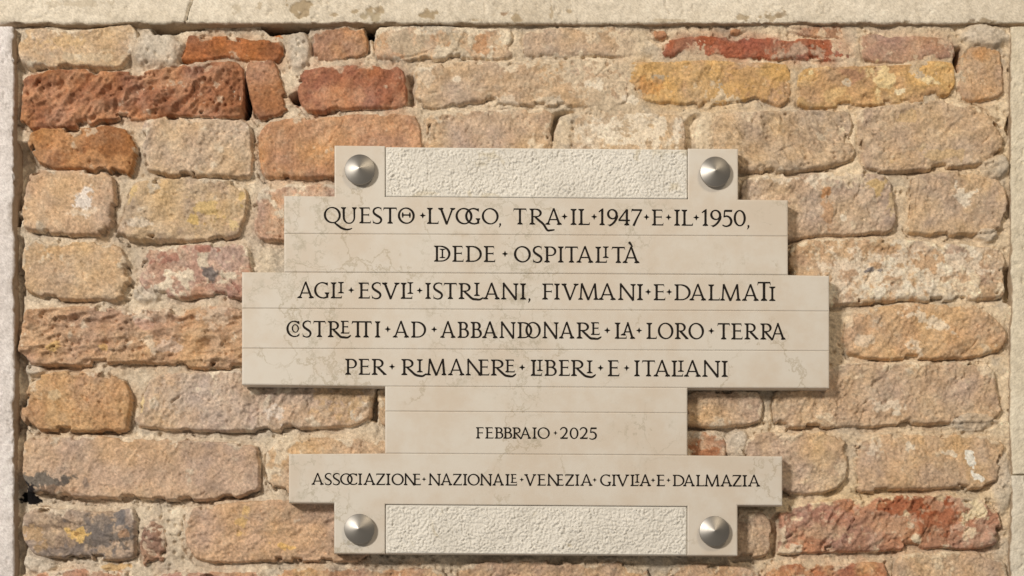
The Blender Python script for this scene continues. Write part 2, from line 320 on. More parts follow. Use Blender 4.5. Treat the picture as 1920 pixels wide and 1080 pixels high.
# voids: gaps where the mortar has gone
HOLES = [([(283,52),(292,64),(305,66),(322,62),(345,52),(378,50),(345,42),(290,44)],42),([(488,50),(512,62),(540,58),(575,54),(584,40),(488,40)],38),([(640,40),(682,46),(690,70),(703,70),(703,40)],42),
         ([(544,176),(562,168),(562,190),(551,188)],36),([(764,140),(777,140),(777,202),(766,200)],16),([(1030,232),(1040,212),(1075,209),(1048,217),(1036,245),(1034,262)],26),
         ([(1792,88),(1802,88),(1798,136),(1793,128)],34),([(28,262),(50,262),(70,310),(50,330),(34,420),(26,420)],22),([(692,728),(707,728),(706,790),(694,786)],24),([(456,146),(462,150),(470,190),(464,216),(455,212)],36),
         ([(1284,228),(1300,212),(1310,215),(1300,240),(1302,300),(1284,300)],12),([(26,440),(40,440),(38,560),(46,700),(44,1075),(26,1080)],9),([(1884,240),(1896,200),(1897,225),(1890,250)],14),([(1886,505),(1896,500),(1896,570),(1886,566)],16),([(1436,985),(1462,960),(1458,1040),(1446,1040)],13)]
for pts, dep in HOLES: HM = HM-dep*(1.9 if dep > 30 else 1.2)*sstep(-4, 3, poly_sdf(wx, wy, pts))

colm = np.array([214, 196, 168.])
warm = sstep(300, 1750, X)[..., None]
MC = colm+np.array([2, -3, -9.])*warm
n1 = fbm(X, Y, 70, 81, 4)[..., None]; n2 = fbm(X, Y, 9, 82, 4)[..., None]
MC = MC+(n1-.5)*np.array([40, 40, 36.])+(n2-.5)*np.array([50, 48, 44.])
gm = sstep(.55, .68, fbm(X, Y, 46, 83, 4))[..., None]
MC = MC*(1-.6*gm)+np.array([184, 170, 149.])*.6*gm
MC = MC*(1-.7*LM[..., None])+(np.array([198, 184, 164.])+(n2-.5)*40)*.7*LM[..., None]
yel = blob(1640, 940, 260, 40)[..., None]+.8*blob(1770, 270, 120, 60)[..., None]
MC = MC+np.array([6, 2, -8.])*np.clip(yel, 0, 1)

HB = np.full(X.shape, -80.0); BC = np.zeros(X.shape+(3,)); SD = np.full(X.shape, -60.0)
for bi, (c1, c2, H, R, sm, pts) in enumerate(BR):
    rng = np.random.RandomState(900+bi)
    p = chaikin(pts, 2); xs = [q[0] for q in p]; ys = [q[1] for q in p]
    i0 = max(0, int((min(ys)-30-gy[0])/G)); i1 = min(NY, int((max(ys)+30-gy[0])/G)+1)
    j0 = max(0, int((min(xs)-30-gx[0])/G)); j1 = min(NX, int((max(xs)+30-gx[0])/G)+1)
    if i1 <= i0 or j1 <= j0: continue
    sl = (slice(i0, i1), slice(j0, j1)); x = X[sl]; y = Y[sl]
    s = poly_sdf(wx[sl], wy[sl], p)
    chip = worley(x+9*(fbm(x, y, 12, 310+bi, 3)-.5)*2, y, 52, 300+bi*7)
    s2 = s-6.5*min(R, 1.5)*(1-sstep(.18, .30, chip))          # bitten arrises
    er = 3.2+1.8*rng.rand()
    e = np.clip((s2+1.5)/er, 0, 1); e2 = np.clip((s2+1.5)/13, 0, 1); prof = .86*np.sqrt(np.clip(1-(1-e)**2, 0, 1))+.14*np.sqrt(np.clip(1-(1-e2)**2, 0, 1))
    cx, cy = np.mean(xs), np.mean(ys); wdt = max(xs)-min(xs); hgt = max(ys)-min(ys)
    a = math.radians(rng.choice([-1, 1])*(8+62*rng.rand())); R_ = R*rng.uniform(.3, 1.0) if R < 1.4 else R; u = x*math.cos(a)-y*math.sin(a); v = x*math.sin(a)+y*math.cos(a)
    wu = u+14*(fbm(x, y, 30, 420+bi, 2)-.5); wv = v+14*(fbm(x, y, 30, 430+bi, 2)-.5)
    chunk = np.minimum(worley(wu*.75, wv*1.2, 34, 500+bi), .85)          # conchoidal flakes with sharp rims
    face = 3.6*(fbm(x, y, 75, 400+bi, 2)-.5)*2+(R**1.9)*(4.2*(chunk-.5)+3.4*(ridge(wu*.5, wv*1.2, 22, 510+bi, 2)-.6))+R_*(2.3*(fbm(u*.6, v*1.1, 10, 600+bi, 3)-.5)*2)+1.5*(fbm(x, y, 4.6, 650+bi, 2)-.5)*2+.8*(vnoise(x, y, 2.3, 655+bi)-.5)
    crease = sstep(.90, .985, ridge(wu*.45, wv*1.25, 44, 660+bi, 2))*sstep(.42, .6, vnoise(x, y, 46, 665+bi))+.8*sstep(.91, .985, ridge(wu*.7, wv*1.3, 20, 670+bi, 2))*sstep(.5, .66, vnoise(x, y, 30, 675+bi))
    face = face-3.2*max(R, .9)*crease
    pit = (1-sstep(.10, .26, worley(u, v, 15, 680+bi)))*sstep(.45, .6, vnoise(x, y, 40, 690+bi))*R*2.0
    tilt = ((x-cx)/wdt*rng.uniform(-3, 3))+((y-cy)/hgt*rng.uniform(-2, 3.5))
    hb = -30+(30+H)*prof+(face-pit+tilt)*np.clip(s2/8, 0, 1)**.7
    hb = np.where(s2 < -1.5, -80, hb)
    # fired-clay colour
    f1 = sstep(.36, .64, fbm(x, y, 42, 700+bi, 4))[..., None]; f2 = (fbm(u*.7, v, 12, 720+bi, 4)-.5)[..., None]; f3 = (vnoise(x, y, 3.4, 730+bi)-.5)[..., None]
    c = np.array(c1, float)*(1-f1)+np.array(c2, float)*f1
    c = c*(1+.24*f2+.12*f3)
    hue = (fbm(x, y, 55, 740+bi, 3)-.5)[..., None]
    c = c+hue*np.array([20, 6, -20.])
    # lime and mortar smeared over the face, thickest towards the arrises
    edge = np.clip(1-s2/20, 0, 1); up = np.clip((cy-y)/hgt+.25, 0, 1)
    k = fbm(x, y, 30, 760+bi, 5, .6)+(.05+.27*up)*edge**1.5
    wash = sstep(.50, .70, fbm(x, y, 28, 765+bi, 5, .65))[..., None]*(.10+.5*min(sm, .5))*(.45 if c1[1] < 120 else 1); c = c*(1-wash)+np.array([216, 198, 172.])*wash
    m = sstep(.78-.44*sm, .86-.44*sm, k)[..., None]*(.55+.45*min(1, sm*2))
    mc = MC[sl]
    c = c*(1-m)+(mc+6)*m
    sp = sstep(.80, .86, vnoise(x, y, 6.2, 780+bi))[..., None]*.5*min(1, sm*2)
    c = c*(1-sp)+np.array([222, 204, 172.])*sp
    hb = hb+1.2*m[..., 0]*np.clip(s2/6, 0, 1)
    top = hb > HB[sl]
    HB[sl] = np.where(top, hb, HB[sl]); BC[sl] = np.where(top[..., None], c, BC[sl]); SD[sl] = np.maximum(SD[sl], s2)

# brick dust in the joints: the mortar takes some colour from its neighbours
def boxblur(A, r):
    n = int(r/G); 
    for ax in (0, 1):
        pad = [(0, 0)]*A.ndim; pad[ax] = (n+1, n); cs = np.cumsum(np.pad(A, pad, mode='edge'), axis=ax)
        hi = np.take(cs, range(2*n+1, cs.shape[ax]), axis=ax); lo = np.take(cs, range(0, cs.shape[ax]-2*n-1), axis=ax); A = (hi-lo)/(2*n+1)
    return A
inside = (HB > -60).astype(float)[..., None]
den = boxblur(boxblur(inside, 16), 16); num = boxblur(boxblur(BC*inside, 16), 16); dust = num/np.maximum(den, .02)
kd = (np.clip(den*1.6, 0, 1)*(.22+.5*sstep(.35, .65, fbm(X, Y, 34, 85, 4))[..., None]))
MC = MC*(1-kd)+(dust*.7+np.array([206, 184, 152.])*.3)*kd
# a fine shrinkage gap where the mortar has come off the bricks, mostly along the undersides
below = np.roll(SD, int(5/G), axis=0)-SD                   # >0 just under a brick
und = np.clip(below/4, 0, 1)*((SD < 1) & (SD > -12))
gap = np.exp(-((SD+1.0)/3.2)**2)
gn = sstep(.40, .62, fbm(X, Y, 48, 91, 3))
above = np.clip((np.roll(SD, -int(6/G), axis=0)-SD)/5, 0, 1)*np.exp(-(np.clip(-SD, 0, 99)/7)**2)*(SD < 2)
HM = HM+7*above*sstep(.3, .6, fbm(X, Y, 55, 94, 3))*(1-flush)
HM = HM-(5.5*gn*gap*(1-above)+7.5*und*sstep(.34, .55, fbm(X, Y, 70, 92, 2)))*(1-.55*flush)
# marks: lime splashes, soot, slips of colour (x, y, rx, ry, angle, colour, strength)
W = (232, 216, 190); K = (42, 38, 38); YL = (222, 182, 112); GY = (112, 108, 110)
MARKS = [(157,378,16,24,.3,(226,214,200),.85),(150,398,30,8,0,W,.5),(1190,245,80,36,0,W,.9),(1120,255,50,34,0,W,.55),(1600,510,90,44,0,W,.75),(1740,500,110,42,-.2,W,.75),(1690,545,60,18,0,W,.6),(1840,470,40,14,0,W,.5),
 (1740,605,44,12,.4,W,.8),(1712,655,16,14,0,W,.7),(1620,640,18,14,0,W,.55),(1800,367,16,18,0,W,.9),(1822,362,20,7,-.4,W,.9),(1582,408,8,6,0,W,1),(1817,862,8,28,-.2,(236,226,206),1),(1832,893,16,7,.3,(236,226,206),1),(1710,838,9,10,0,W,.9),(1782,850,16,5,.2,W,.8),(1645,842,14,16,0,W,.6),
 (1825,962,34,18,-.5,(226,204,164),1),(1715,1010,12,9,.4,(222,204,170),.9),(1790,990,24,8,0,W,.4),(1520,335,34,14,0,W,.75),(1460,330,36,12,0,W,.65),(1665,760,26,12,0,W,.7),(1675,775,10,8,0,W,.9),(1118,162,16,14,.7,W,.9),(1105,155,8,6,0,W,.7),(860,148,10,6,0,W,.8),(1180,184,18,7,.4,W,.8),(800,140,16,20,0,W,.5),(950,195,22,14,0,W,.6),
 (1656,150,28,26,.5,(232,206,152),.8),(1740,150,18,8,.2,(232,210,164),.8),(1565,178,26,14,0,(222,188,130),.5),(1688,172,10,5,0,(236,216,176),.9),(1520,136,6,5,0,(230,206,154),.9),(1765,124,22,8,.3,(222,188,126),.6),(1600,140,18,14,.3,(166,122,96),.6),(1420,150,60,30,0,(206,160,92),.4),(1232,145,15,11,0,(176,156,128),.95),(1215,160,30,16,0,(200,142,80),.6),
 (1500,96,48,14,0,(186,156,130),.9),(1570,96,22,12,0,(170,120,100),.7),(1340,88,24,10,-.4,(182,120,92),.55),(860,80,50,16,0,(190,170,140),.6),(760,85,44,22,0,(186,166,138),.75),(905,85,16,20,0,(184,128,84),.6),
 (88,903,46,16,-.05,(70,68,66),.9),(70,918,30,12,.1,(64,62,61),.9),(190,1005,62,28,-.1,(84,82,84),.85),(84,902,40,14,-.05,(108,104,100),.9),(60,916,18,8,.2,K,.95),(118,906,12,10,-.4,(66,62,62),.9),(50,934,18,12,.35,(26,23,22),1),(162,905,7,10,0,(112,100,96),.7),(100,918,40,8,0,(150,112,82),.5),
 (90,985,46,12,-.1,(112,94,82),.7),(190,985,54,22,-.1,(104,100,102),.75),(225,975,22,22,0,(96,98,106),.75),(120,1020,40,18,0,(132,112,100),.6),(150,1035,60,12,0,(104,100,104),.6),(145,1000,20,14,0,YL,.95),(65,1005,22,22,0,(196,158,110),.7),(145,1001,8,5,0,(140,104,60),.9),(232,1000,9,8,0,(196,146,104),.7),
 (394,515,16,12,.9,(104,98,100),.9),(384,505,10,4,.4,(112,104,104),.8),(1632,505,13,4,-.5,(112,108,112),.9),(1650,507,6,4,0,(120,116,118),.8),(300,590,40,10,0,W,.35),(262,592,22,12,.4,(216,196,170),.8),(405,590,26,26,.6,(210,186,158),.7),(320,650,22,12,-.3,(216,190,166),.7),(270,610,14,10,0,(206,162,140),.6),(100,650,16,8,-.4,YL,.6),(195,650,9,12,0,YL,.6),
 (268,750,6,26,.1,(222,194,138),.8),(92,742,16,8,-.2,(206,180,140),.7),(345,745,60,28,0,(190,172,154),.4),(520,775,18,16,.3,(220,206,190),.7),(640,740,50,40,0,(196,160,112),.5),(390,395,30,14,.5,(206,174,108),.6),(245,365,10,24,.3,(212,180,120),.6),(365,413,16,10,0,(210,176,104),.7),(440,420,12,10,0,(212,186,128),.6),(258,420,22,12,0,(214,198,176),.7),(452,380,6,30,.1,(206,172,104),.6),
 (455,986,12,18,0,YL,.6),(535,1026,20,5,.12,(222,178,108),.85),(462,962,10,10,0,YL,.5),(1648,350,22,14,0,(206,170,104),.6),(1672,385,10,20,0,(210,180,128),.5),(1550,398,14,30,.1,(190,140,96),.5),(1548,360,8,8,0,(184,128,80),.7),(1660,465,26,12,0,(186,146,102),.6),(1735,490,34,20,-.3,(186,140,96),.6),(1590,518,14,12,.6,(178,136,100),.6),
 (1700,948,60,16,0,(158,84,50),.7),(1660,985,50,14,0,(190,146,110),.5),(1540,1000,60,16,0,(196,164,130),.6),(1560,965,50,16,.1,(176,126,106),.5),(1760,975,44,24,-.3,(160,88,54),.6),(1320,848,30,16,0,(160,98,62),.7),(210,1062,24,6,0,(208,166,104),.8),(520,62,10,10,0,(176,96,44),.8),
 (205,70,50,14,-.2,(196,164,124),.4),(110,80,40,14,0,(214,178,126),.5),(160,108,70,9,0,(206,186,154),.5),(420,540,40,10,0,(150,96,80),.4),(310,485,24,14,0,(160,104,86),.6),(380,465,24,7,0,(156,96,78),.6),(1870,225,8,10,.4,(170,126,84),.5),(1700,215,20,12,0,(206,172,120),.5),(1760,290,60,12,-.1,(208,174,122),.5)]
MARKS = [(a, b, c_, d, e_, ((f_[0]*.8+36, f_[1]*.8+30, f_[2]*.8+22) if f_ not in (W, K) and min(f_) > 60 and max(f_) < 140 else f_), g_*(.85 if f_ == W else .8 if g_ < .95 and b > 860 and a < 260 else 1)) for a, b, c_, d, e_, f_, g_ in MARKS]
def marks(C):
    nz = fbm(X, Y, 13, 131, 4, .6)
    for cx, cy, rx, ry, a, col, st in MARKS:
        i0, i1 = max(0, int((cy-110-gy[0])/G)), min(NY, int((cy+110-gy[0])/G)+1); j0, j1 = max(0, int((cx-190-gx[0])/G)), min(NX, int((cx+190-gx[0])/G)+1)
        if i1 <= i0 or j1 <= j0: continue
        sl = (slice(i0, i1), slice(j0, j1)); dx, dy = X[sl]-cx, Y[sl]-cy
        u = (dx*math.cos(a)+dy*math.sin(a))/rx; v = (-dx*math.sin(a)+dy*math.cos(a))/ry
        r = np.sqrt(u*u+v*v)+(nz[sl]-.5)*2.6
        m = (1-sstep(.72, .98, r))[..., None]*st
        C[sl] = C[sl]*(1-m)+np.array(col, float)*m
marks(BC)
# cracks
CR = [([(320,752),(332,742),(343,734)],1.6,5),([(322,753),(332,762),(340,775)],1.2,3),([(1826,190),(1848,204),(1852,215),(1866,222),(1876,238)],1.5,9),([(1450,290),(1470,280),(1485,272)],1.2,3),([(300,945),(302,958),(300,972)],1.0,5),([(318,1002),(334,1004),(344,992),(342,976)],1.1,6),([(305,880),(308,868),(312,855)],1.4,3),([(375,925),(382,918)],1.2,4),
      ([(1118,144),(1132,132),(1144,122)],1.3,4),([(1040,108),(1080,110),(1125,109),(1165,110)],1.4,5),([(812,90),(790,98),(770,106),(735,112)],1.3,4),([(872,62),(862,78),(858,92),(840,104)],1.2,4),([(214,660),(222,642),(262,636)],1.4,4),([(1098,72),(1104,75),(1108,73)],1.2,3),([(1840,270),(1852,258)],1.2,4),([(470,845),(440,858)],1.0,2)]
for pts, wd, dp in CR:
    q = np.exp(-(line_dist(wx, wy, pts)/wd)**2)
    HB -= dp*q; HM -= dp*q
H = np.maximum(HB, HM); isb = HB > HM
Vw = np.stack([(X-EX)*S, -H*S, (540-Y)*S], -1).reshape(-1, 3)
C = np.where(isb[..., None], BC, MC)
# soot on the mortar at lower left and black spot
tmp = MC.copy(); marks_keep = MARKS; MARKS = [mk for mk in MARKS if mk[0] in (60, 50, 210, 1118, 262, 520, 1105, 1180)]; marks(tmp); MARKS = marks_keep
C = np.where(isb[..., None], BC, tmp)
C = C*(1+.09*(np.random.RandomState(7).rand(NY, NX, 1)-.5)+.15*(vnoise(X, Y, 3.1, 99)-.5)[..., None])
C = paler(alb(np.clip(C, 8, 246)), .05, 1.07)*np.array([1.0, .965, .96])
C = C.clip(.004, .9).reshape(-1, 3)
idx = np.arange(NX*NY).reshape(NY, NX)
Q = np.stack([idx[:-1, :-1], idx[1:, :-1], idx[1:, 1:], idx[:-1, 1:]], -1).reshape(-1, 4)
fb = (isb[:-1, :-1].astype(int)+isb[1:, :-1]+isb[1:, 1:]+isb[:-1, 1:]).reshape(-1) >= 2
def sub(F):
    used = np.unique(F); mp = np.zeros(NX*NY, np.int64); mp[used] = np.arange(len(used)); return used, mp[F]
wall = empty('brick_wall', (0, 0, (540-1176)*S))
wall['kind'] = 'thing'
tag(wall, 'old wall of uneven handmade buff, ochre and red bricks behind the plaque', 'wall')
u_, f_ = sub(Q[fb]); mesh_obj('brickwork', Vw[u_], f_, M_brick, wall, C[u_], True)
u_, f_ = sub(Q[~fb]); mesh_obj('mortar', Vw[u_], f_, M_mortar, wall, C[u_], True)

# ============================================================================
# STONE SURROUND: swept blocks with worn arrises
def stone_block(name, along, prof, wob, base, marks_, cracks, parent=None, seed=0, axis='x', chips=1.0, brown_return=True):
    """along: stations; prof: list of (offset, depth) across the block; axis 'x' = runs across, 'y' = runs down"""
    pr = np.array(prof, float); seg = np.hypot(*np.diff(pr, axis=0).T); t = np.r_[0, np.cumsum(seg)]
    tt = np.arange(0, t[-1], 2.0); o = np.interp(tt, t, pr[:, 0]); d = np.interp(tt, t, pr[:, 1])
    do, dd = np.gradient(o), np.gradient(d); L = np.hypot(do, dd)+1e-9
    no, nd = -dd/L, do/L                                     # normal in the section
    if nd[0] < 0: no, nd = -no, -nd
    A, T = np.meshgrid(np.asarray(along, float), tt); O = np.broadcast_to(o[:, None], A.shape); D = np.broadcast_to(d[:, None], A.shape)
    corner = np.exp(-((T-wob)/9.0)**2)
    n = 2.6*(fbm(A, T, 90, seed, 3)-.5)*2+1.5*(fbm(A, T, 14, seed+3, 4)-.5)*2+.9*(vnoise(A, T, 3.6, seed+5)-.5)-2.4*sstep(.72, .82, vnoise(A, T, 6, seed+6))*sstep(.5, .7, fbm(A, T, 60, seed+7, 2))
    n = n+.8*(vnoise(A, T, 2.4, seed+20)-.5); 
    n = n-chips*corner*(7*np.clip(fbm(A, T*.3, 34, seed+8, 4)-.52, 0, 1)*4+1.0*vnoise(A, T*0, 8, seed+9))
    c = np.broadcast_to(np.array(base, float), A.shape+(3,)).copy()
    c = c+(fbm(A, T, 120, seed+11, 4)-.5)[..., None]*np.array([34, 36, 38.])+(fbm(A, T, 10, seed+12, 4)-.5)[..., None]*26
    c = c*(1+.14*(np.random.RandomState(seed).rand(*A.shape)-.5))[..., None]
    nz = fbm(A, T, 12, seed+13, 4, .6)
    for (a0, o0, ra, ro, col, st, dep) in marks_:
        r = np.sqrt(((A-a0)/ra)**2+((O-o0)/ro)**2)+(nz-.5)*2.6
        m = (1-sstep(.75, .95, r))*st*(D > d.max()-6); c = c*(1-m[..., None])+np.array(col, float)*m[..., None]; n = n-dep*m
    if brown_return: c = c*(1-.75*sstep(3, 8, d.max()-D)[..., None])+np.array([150, 122, 94.])*.75*sstep(3, 8, d.max()-D)[..., None]  # return face browner than the front
    for pts, wd, dp in cracks:
        m = np.exp(-(line_dist(A+3*(nz-.5)*2, O+3*(nz-.5)*2, pts)/wd)**2)*(D > d.max()-8); n = n-dp*m
    n[0] = n[0]*0
    O2 = O+no[:, None]*n; D2 = D+nd[:, None]*n
    V = Pda(A, O2, D2, pr[0, 1]) if axis == 'x' else Pda(O2, A, D2, pr[0, 1])
    ny, nx = A.shape; I = np.arange(nx*ny).reshape(ny, nx)
    F = np.stack([I[:-1, :-1], I[1:, :-1], I[1:, 1:], I[:-1, 1:]], -1).reshape(-1, 4)
    Vf = V.reshape(-1, 3); cf = alb(np.clip(c, 10, 246)).reshape(-1, 3)
    # close the ends and the back with a fan of quads towards the wall
    ring = []
    back = []
    k = len(Vf)
    e0 = Vf[I[:, 0]].copy(); e1 = Vf[I[:, -1]].copy(); e0[:, 1] = 40*S; e1[:, 1] = 40*S
    Vf = np.vstack([Vf, e0, e1]); cf = np.vstack([cf, cf[I[:, 0]], cf[I[:, -1]]])
    a = np.arange(ny-1)
    F = np.vstack([F, np.stack([I[:-1, 0], k+a, k+a+1, I[1:, 0]], -1), np.stack([I[1:, -1], k+ny+a+1, k+ny+a, I[:-1, -1]], -1)])
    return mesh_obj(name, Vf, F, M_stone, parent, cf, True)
def prof_edge(far, edge, d, back, r=4):
    """front face from `far` to the arris at `edge` (depth d), round corner, then the return face back to depth `back`"""
    s = 1 if edge > far else -1
    p = [(far, d), (edge-s*r, d)]
    for k in range(1, 6):
        a = k/6*math.pi/2; p.append((edge-s*r+s*r*math.sin(a), d-r+r*math.cos(a)))
    p += [(edge, d-r), (edge, back)]
    return p, abs(edge-far)
TAN = (178, 154, 122)
lp, lw = prof_edge(-190, 43.5, 9, -42)
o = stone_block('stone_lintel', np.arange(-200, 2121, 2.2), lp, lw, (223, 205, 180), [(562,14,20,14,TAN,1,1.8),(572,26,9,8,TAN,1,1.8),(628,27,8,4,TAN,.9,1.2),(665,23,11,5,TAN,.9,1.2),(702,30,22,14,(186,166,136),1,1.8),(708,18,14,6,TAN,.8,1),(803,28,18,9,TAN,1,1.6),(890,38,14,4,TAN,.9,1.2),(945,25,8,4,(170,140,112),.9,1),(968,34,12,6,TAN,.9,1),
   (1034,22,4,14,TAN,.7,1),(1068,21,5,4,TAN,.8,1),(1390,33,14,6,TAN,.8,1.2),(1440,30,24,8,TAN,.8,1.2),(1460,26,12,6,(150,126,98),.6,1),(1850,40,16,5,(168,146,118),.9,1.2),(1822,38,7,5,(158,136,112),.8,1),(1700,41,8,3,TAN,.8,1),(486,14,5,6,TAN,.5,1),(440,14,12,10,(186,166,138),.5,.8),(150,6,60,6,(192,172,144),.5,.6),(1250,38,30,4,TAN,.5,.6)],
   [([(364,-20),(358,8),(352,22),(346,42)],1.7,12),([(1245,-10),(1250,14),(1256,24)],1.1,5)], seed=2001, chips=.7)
o['kind'] = 'thing'; tag(o, 'long horizontal pale stone beam with flaking whitewash along the top of the brick wall', 'lintel')
jp, jw = prof_edge(-210, 26, 10, -42)
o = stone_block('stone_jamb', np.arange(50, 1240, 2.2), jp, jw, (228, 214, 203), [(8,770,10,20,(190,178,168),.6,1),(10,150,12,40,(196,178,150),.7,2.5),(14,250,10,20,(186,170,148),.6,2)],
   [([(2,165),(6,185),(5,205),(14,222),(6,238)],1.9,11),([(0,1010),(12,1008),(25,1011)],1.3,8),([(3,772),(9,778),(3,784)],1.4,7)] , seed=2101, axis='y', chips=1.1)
o['kind'] = 'thing'; tag(o, 'upright whitish stone post with a ragged edge along the left side of the bricks', 'jamb')
rj = empty('stone_jamb', P(2000, 1240, -42))
rj['kind'] = 'thing'; tag(rj, 'upright sandy stone post of stacked blocks along the right side of the bricks', 'jamb')
rp, rw = prof_edge(2130, 1896, 5, -42)
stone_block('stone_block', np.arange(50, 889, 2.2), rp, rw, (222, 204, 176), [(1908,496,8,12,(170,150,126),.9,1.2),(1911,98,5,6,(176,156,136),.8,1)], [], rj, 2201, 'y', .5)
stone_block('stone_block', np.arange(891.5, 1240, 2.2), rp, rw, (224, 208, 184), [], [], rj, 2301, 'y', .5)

# ============================================================================
# THE PLAQUE
DF = 35.0; DB = 5.0                                        # front and back face, px off the wall
plaque = empty('marble_plaque', P(1005, 1044, DB))
tag(plaque, 'cream marble memorial plaque with stepped outline and black Italian inscription fixed on the brick wall', 'plaque')

def offset_poly(p, ins):
    """inset each edge i (p[i]->p[i+1]) of a clockwise (y-down) outline by ins[i]"""
    n = len(p); out = []
    for i in range(n):
        a, b, c = p[i-1], p[i], p[(i+1) % n]
        def ln(q, r, d):
            ex, ey = r[0]-q[0], r[1]-q[1]; L = math.hypot(ex, ey); nx, ny = -ey/L, ex/L
            return nx, ny, nx*q[0]+ny*q[1]+d
        n1x, n1y, d1 = ln(a, b, ins[i-1]); n2x, n2y, d2 = ln(b, c, ins[i])
        det = n1x*n2y-n1y*n2x
        if abs(det) < .06: m = min(ins[i-1], ins[i]); out.append((b[0]+n2x*m, b[1]+n2y*m))
        else: out.append(((d1*n2y-d2*n1y)/det, (n1x*d2-n2x*d1)/det))
    return out
SV, SF = [], []
def slab_block(p, inner):
    """one course of the slab: outline p clockwise on screen, inner = edge numbers that are only a shallow groove"""
    n = len(p)
    rings = []
    for (fo, fi, do, di) in ((0, 0, DF-DB, 2.2), (0, .0, 1.7, 1.6), (.18, .4, 1.0, .8), (.55, 1.0, .5, .3), (1.1, 1.7, .1, .1), (1.5, 2.0, 0, 0)):
        ins = [fi*1.0 if i in inner else fo*2.0 for i in range(n)]
        q = offset_poly(p, ins)
        ds = []
        for i in range(n):
            both = (i in inner, (i-1) % n in inner)
            ds.append(di if all(both) else (do if not any(both) else do))
        rings.append([Pd(q[i][0], q[i][1], DF-ds[i], DF) for i in range(n)])
    base = len(SV)
    for r in rings: SV.extend(r)
    for k in range(len(rings)-1):
        for i in range(n):
            j = (i+1) % n
            SF.append((base+k*n+i, base+k*n+j, base+(k+1)*n+j, base+(k+1)*n+i))
    SF.append(tuple(base+(len(rings)-1)*n+i for i in range(n)))
# course 1 with its two lugs; the notch between the lugs holds the hammered panel
c1 = [(627,272.5),(722,273.4),(722,368.6),(1290,373.2),(1290,278.2),(1384,279),(1384,374),(1477.5,375),(1477.5,442.8),(532.5,438),(532.5,367),(627,367.8)]
slab_block(c1, {1, 2, 3, 8})
slab_block([(532.5,438),(1477.5,442.8),(1477.5,515.3),(532.5,510)], {0, 2})
slab_block([(453.5,510),(532.5,510.2),(1477.5,515.6),(1555,517),(1555,583.5),(453.5,578)], {1, 4})
slab_block([(453.5,578),(1555,583.5),(1555,658),(453.5,653)], {0, 2})
slab_block([(453.5,653),(1555,658),(1555,727.6),(1289,727.0),(722,724.2),(453.5,721)], {0, 3})
slab_block([(722,724.2),(1289,727.0),(1289,774.5),(722,771)], {0, 2})
slab_block([(722,771),(1289,774.5),(1289,853.7),(722,850.1)], {0, 2})
slab_block([(541.5,851),(722,850.1),(1289,853.7),(1467,855.5),(1467,947.6),(1383,947.2),(1383,1041.8),(1289,1041.4),(1289,949.5),(722,945.5),(722,1038),(626.5,1037.5),(626.5,942.9),(541.5,942.5)], {1, 7, 8, 9})
# rear slab, closing the courses and carrying the hammered panels
back = [(629,275),(1382,281),(1382,376),(1475,377),(1475,519),(1553,519),(1553,726),(1287,725),(1287,856),(1465,858),(1465,945),(1381,945),(1381,1039),(629,1035),(629,940.5),(544,940),(544,853),(724,853),(724,722),(456,719),(456,513),(535,513),(535,369),(629,369)]
nb = len(back); b0 = len(SV)
SV += [Pd(x, y, DB+.5, DF) for x, y in back]+[Pd(x, y, DF-5.2, DF) for x, y in back]
SF += [(b0+i, b0+(i+1) % nb, b0+nb+(i+1) % nb, b0+nb+i) for i in range(nb)]+[tuple(range(b0+nb, b0+2*nb))]
mesh_obj('slab', SV, SF, M_marble, plaque)

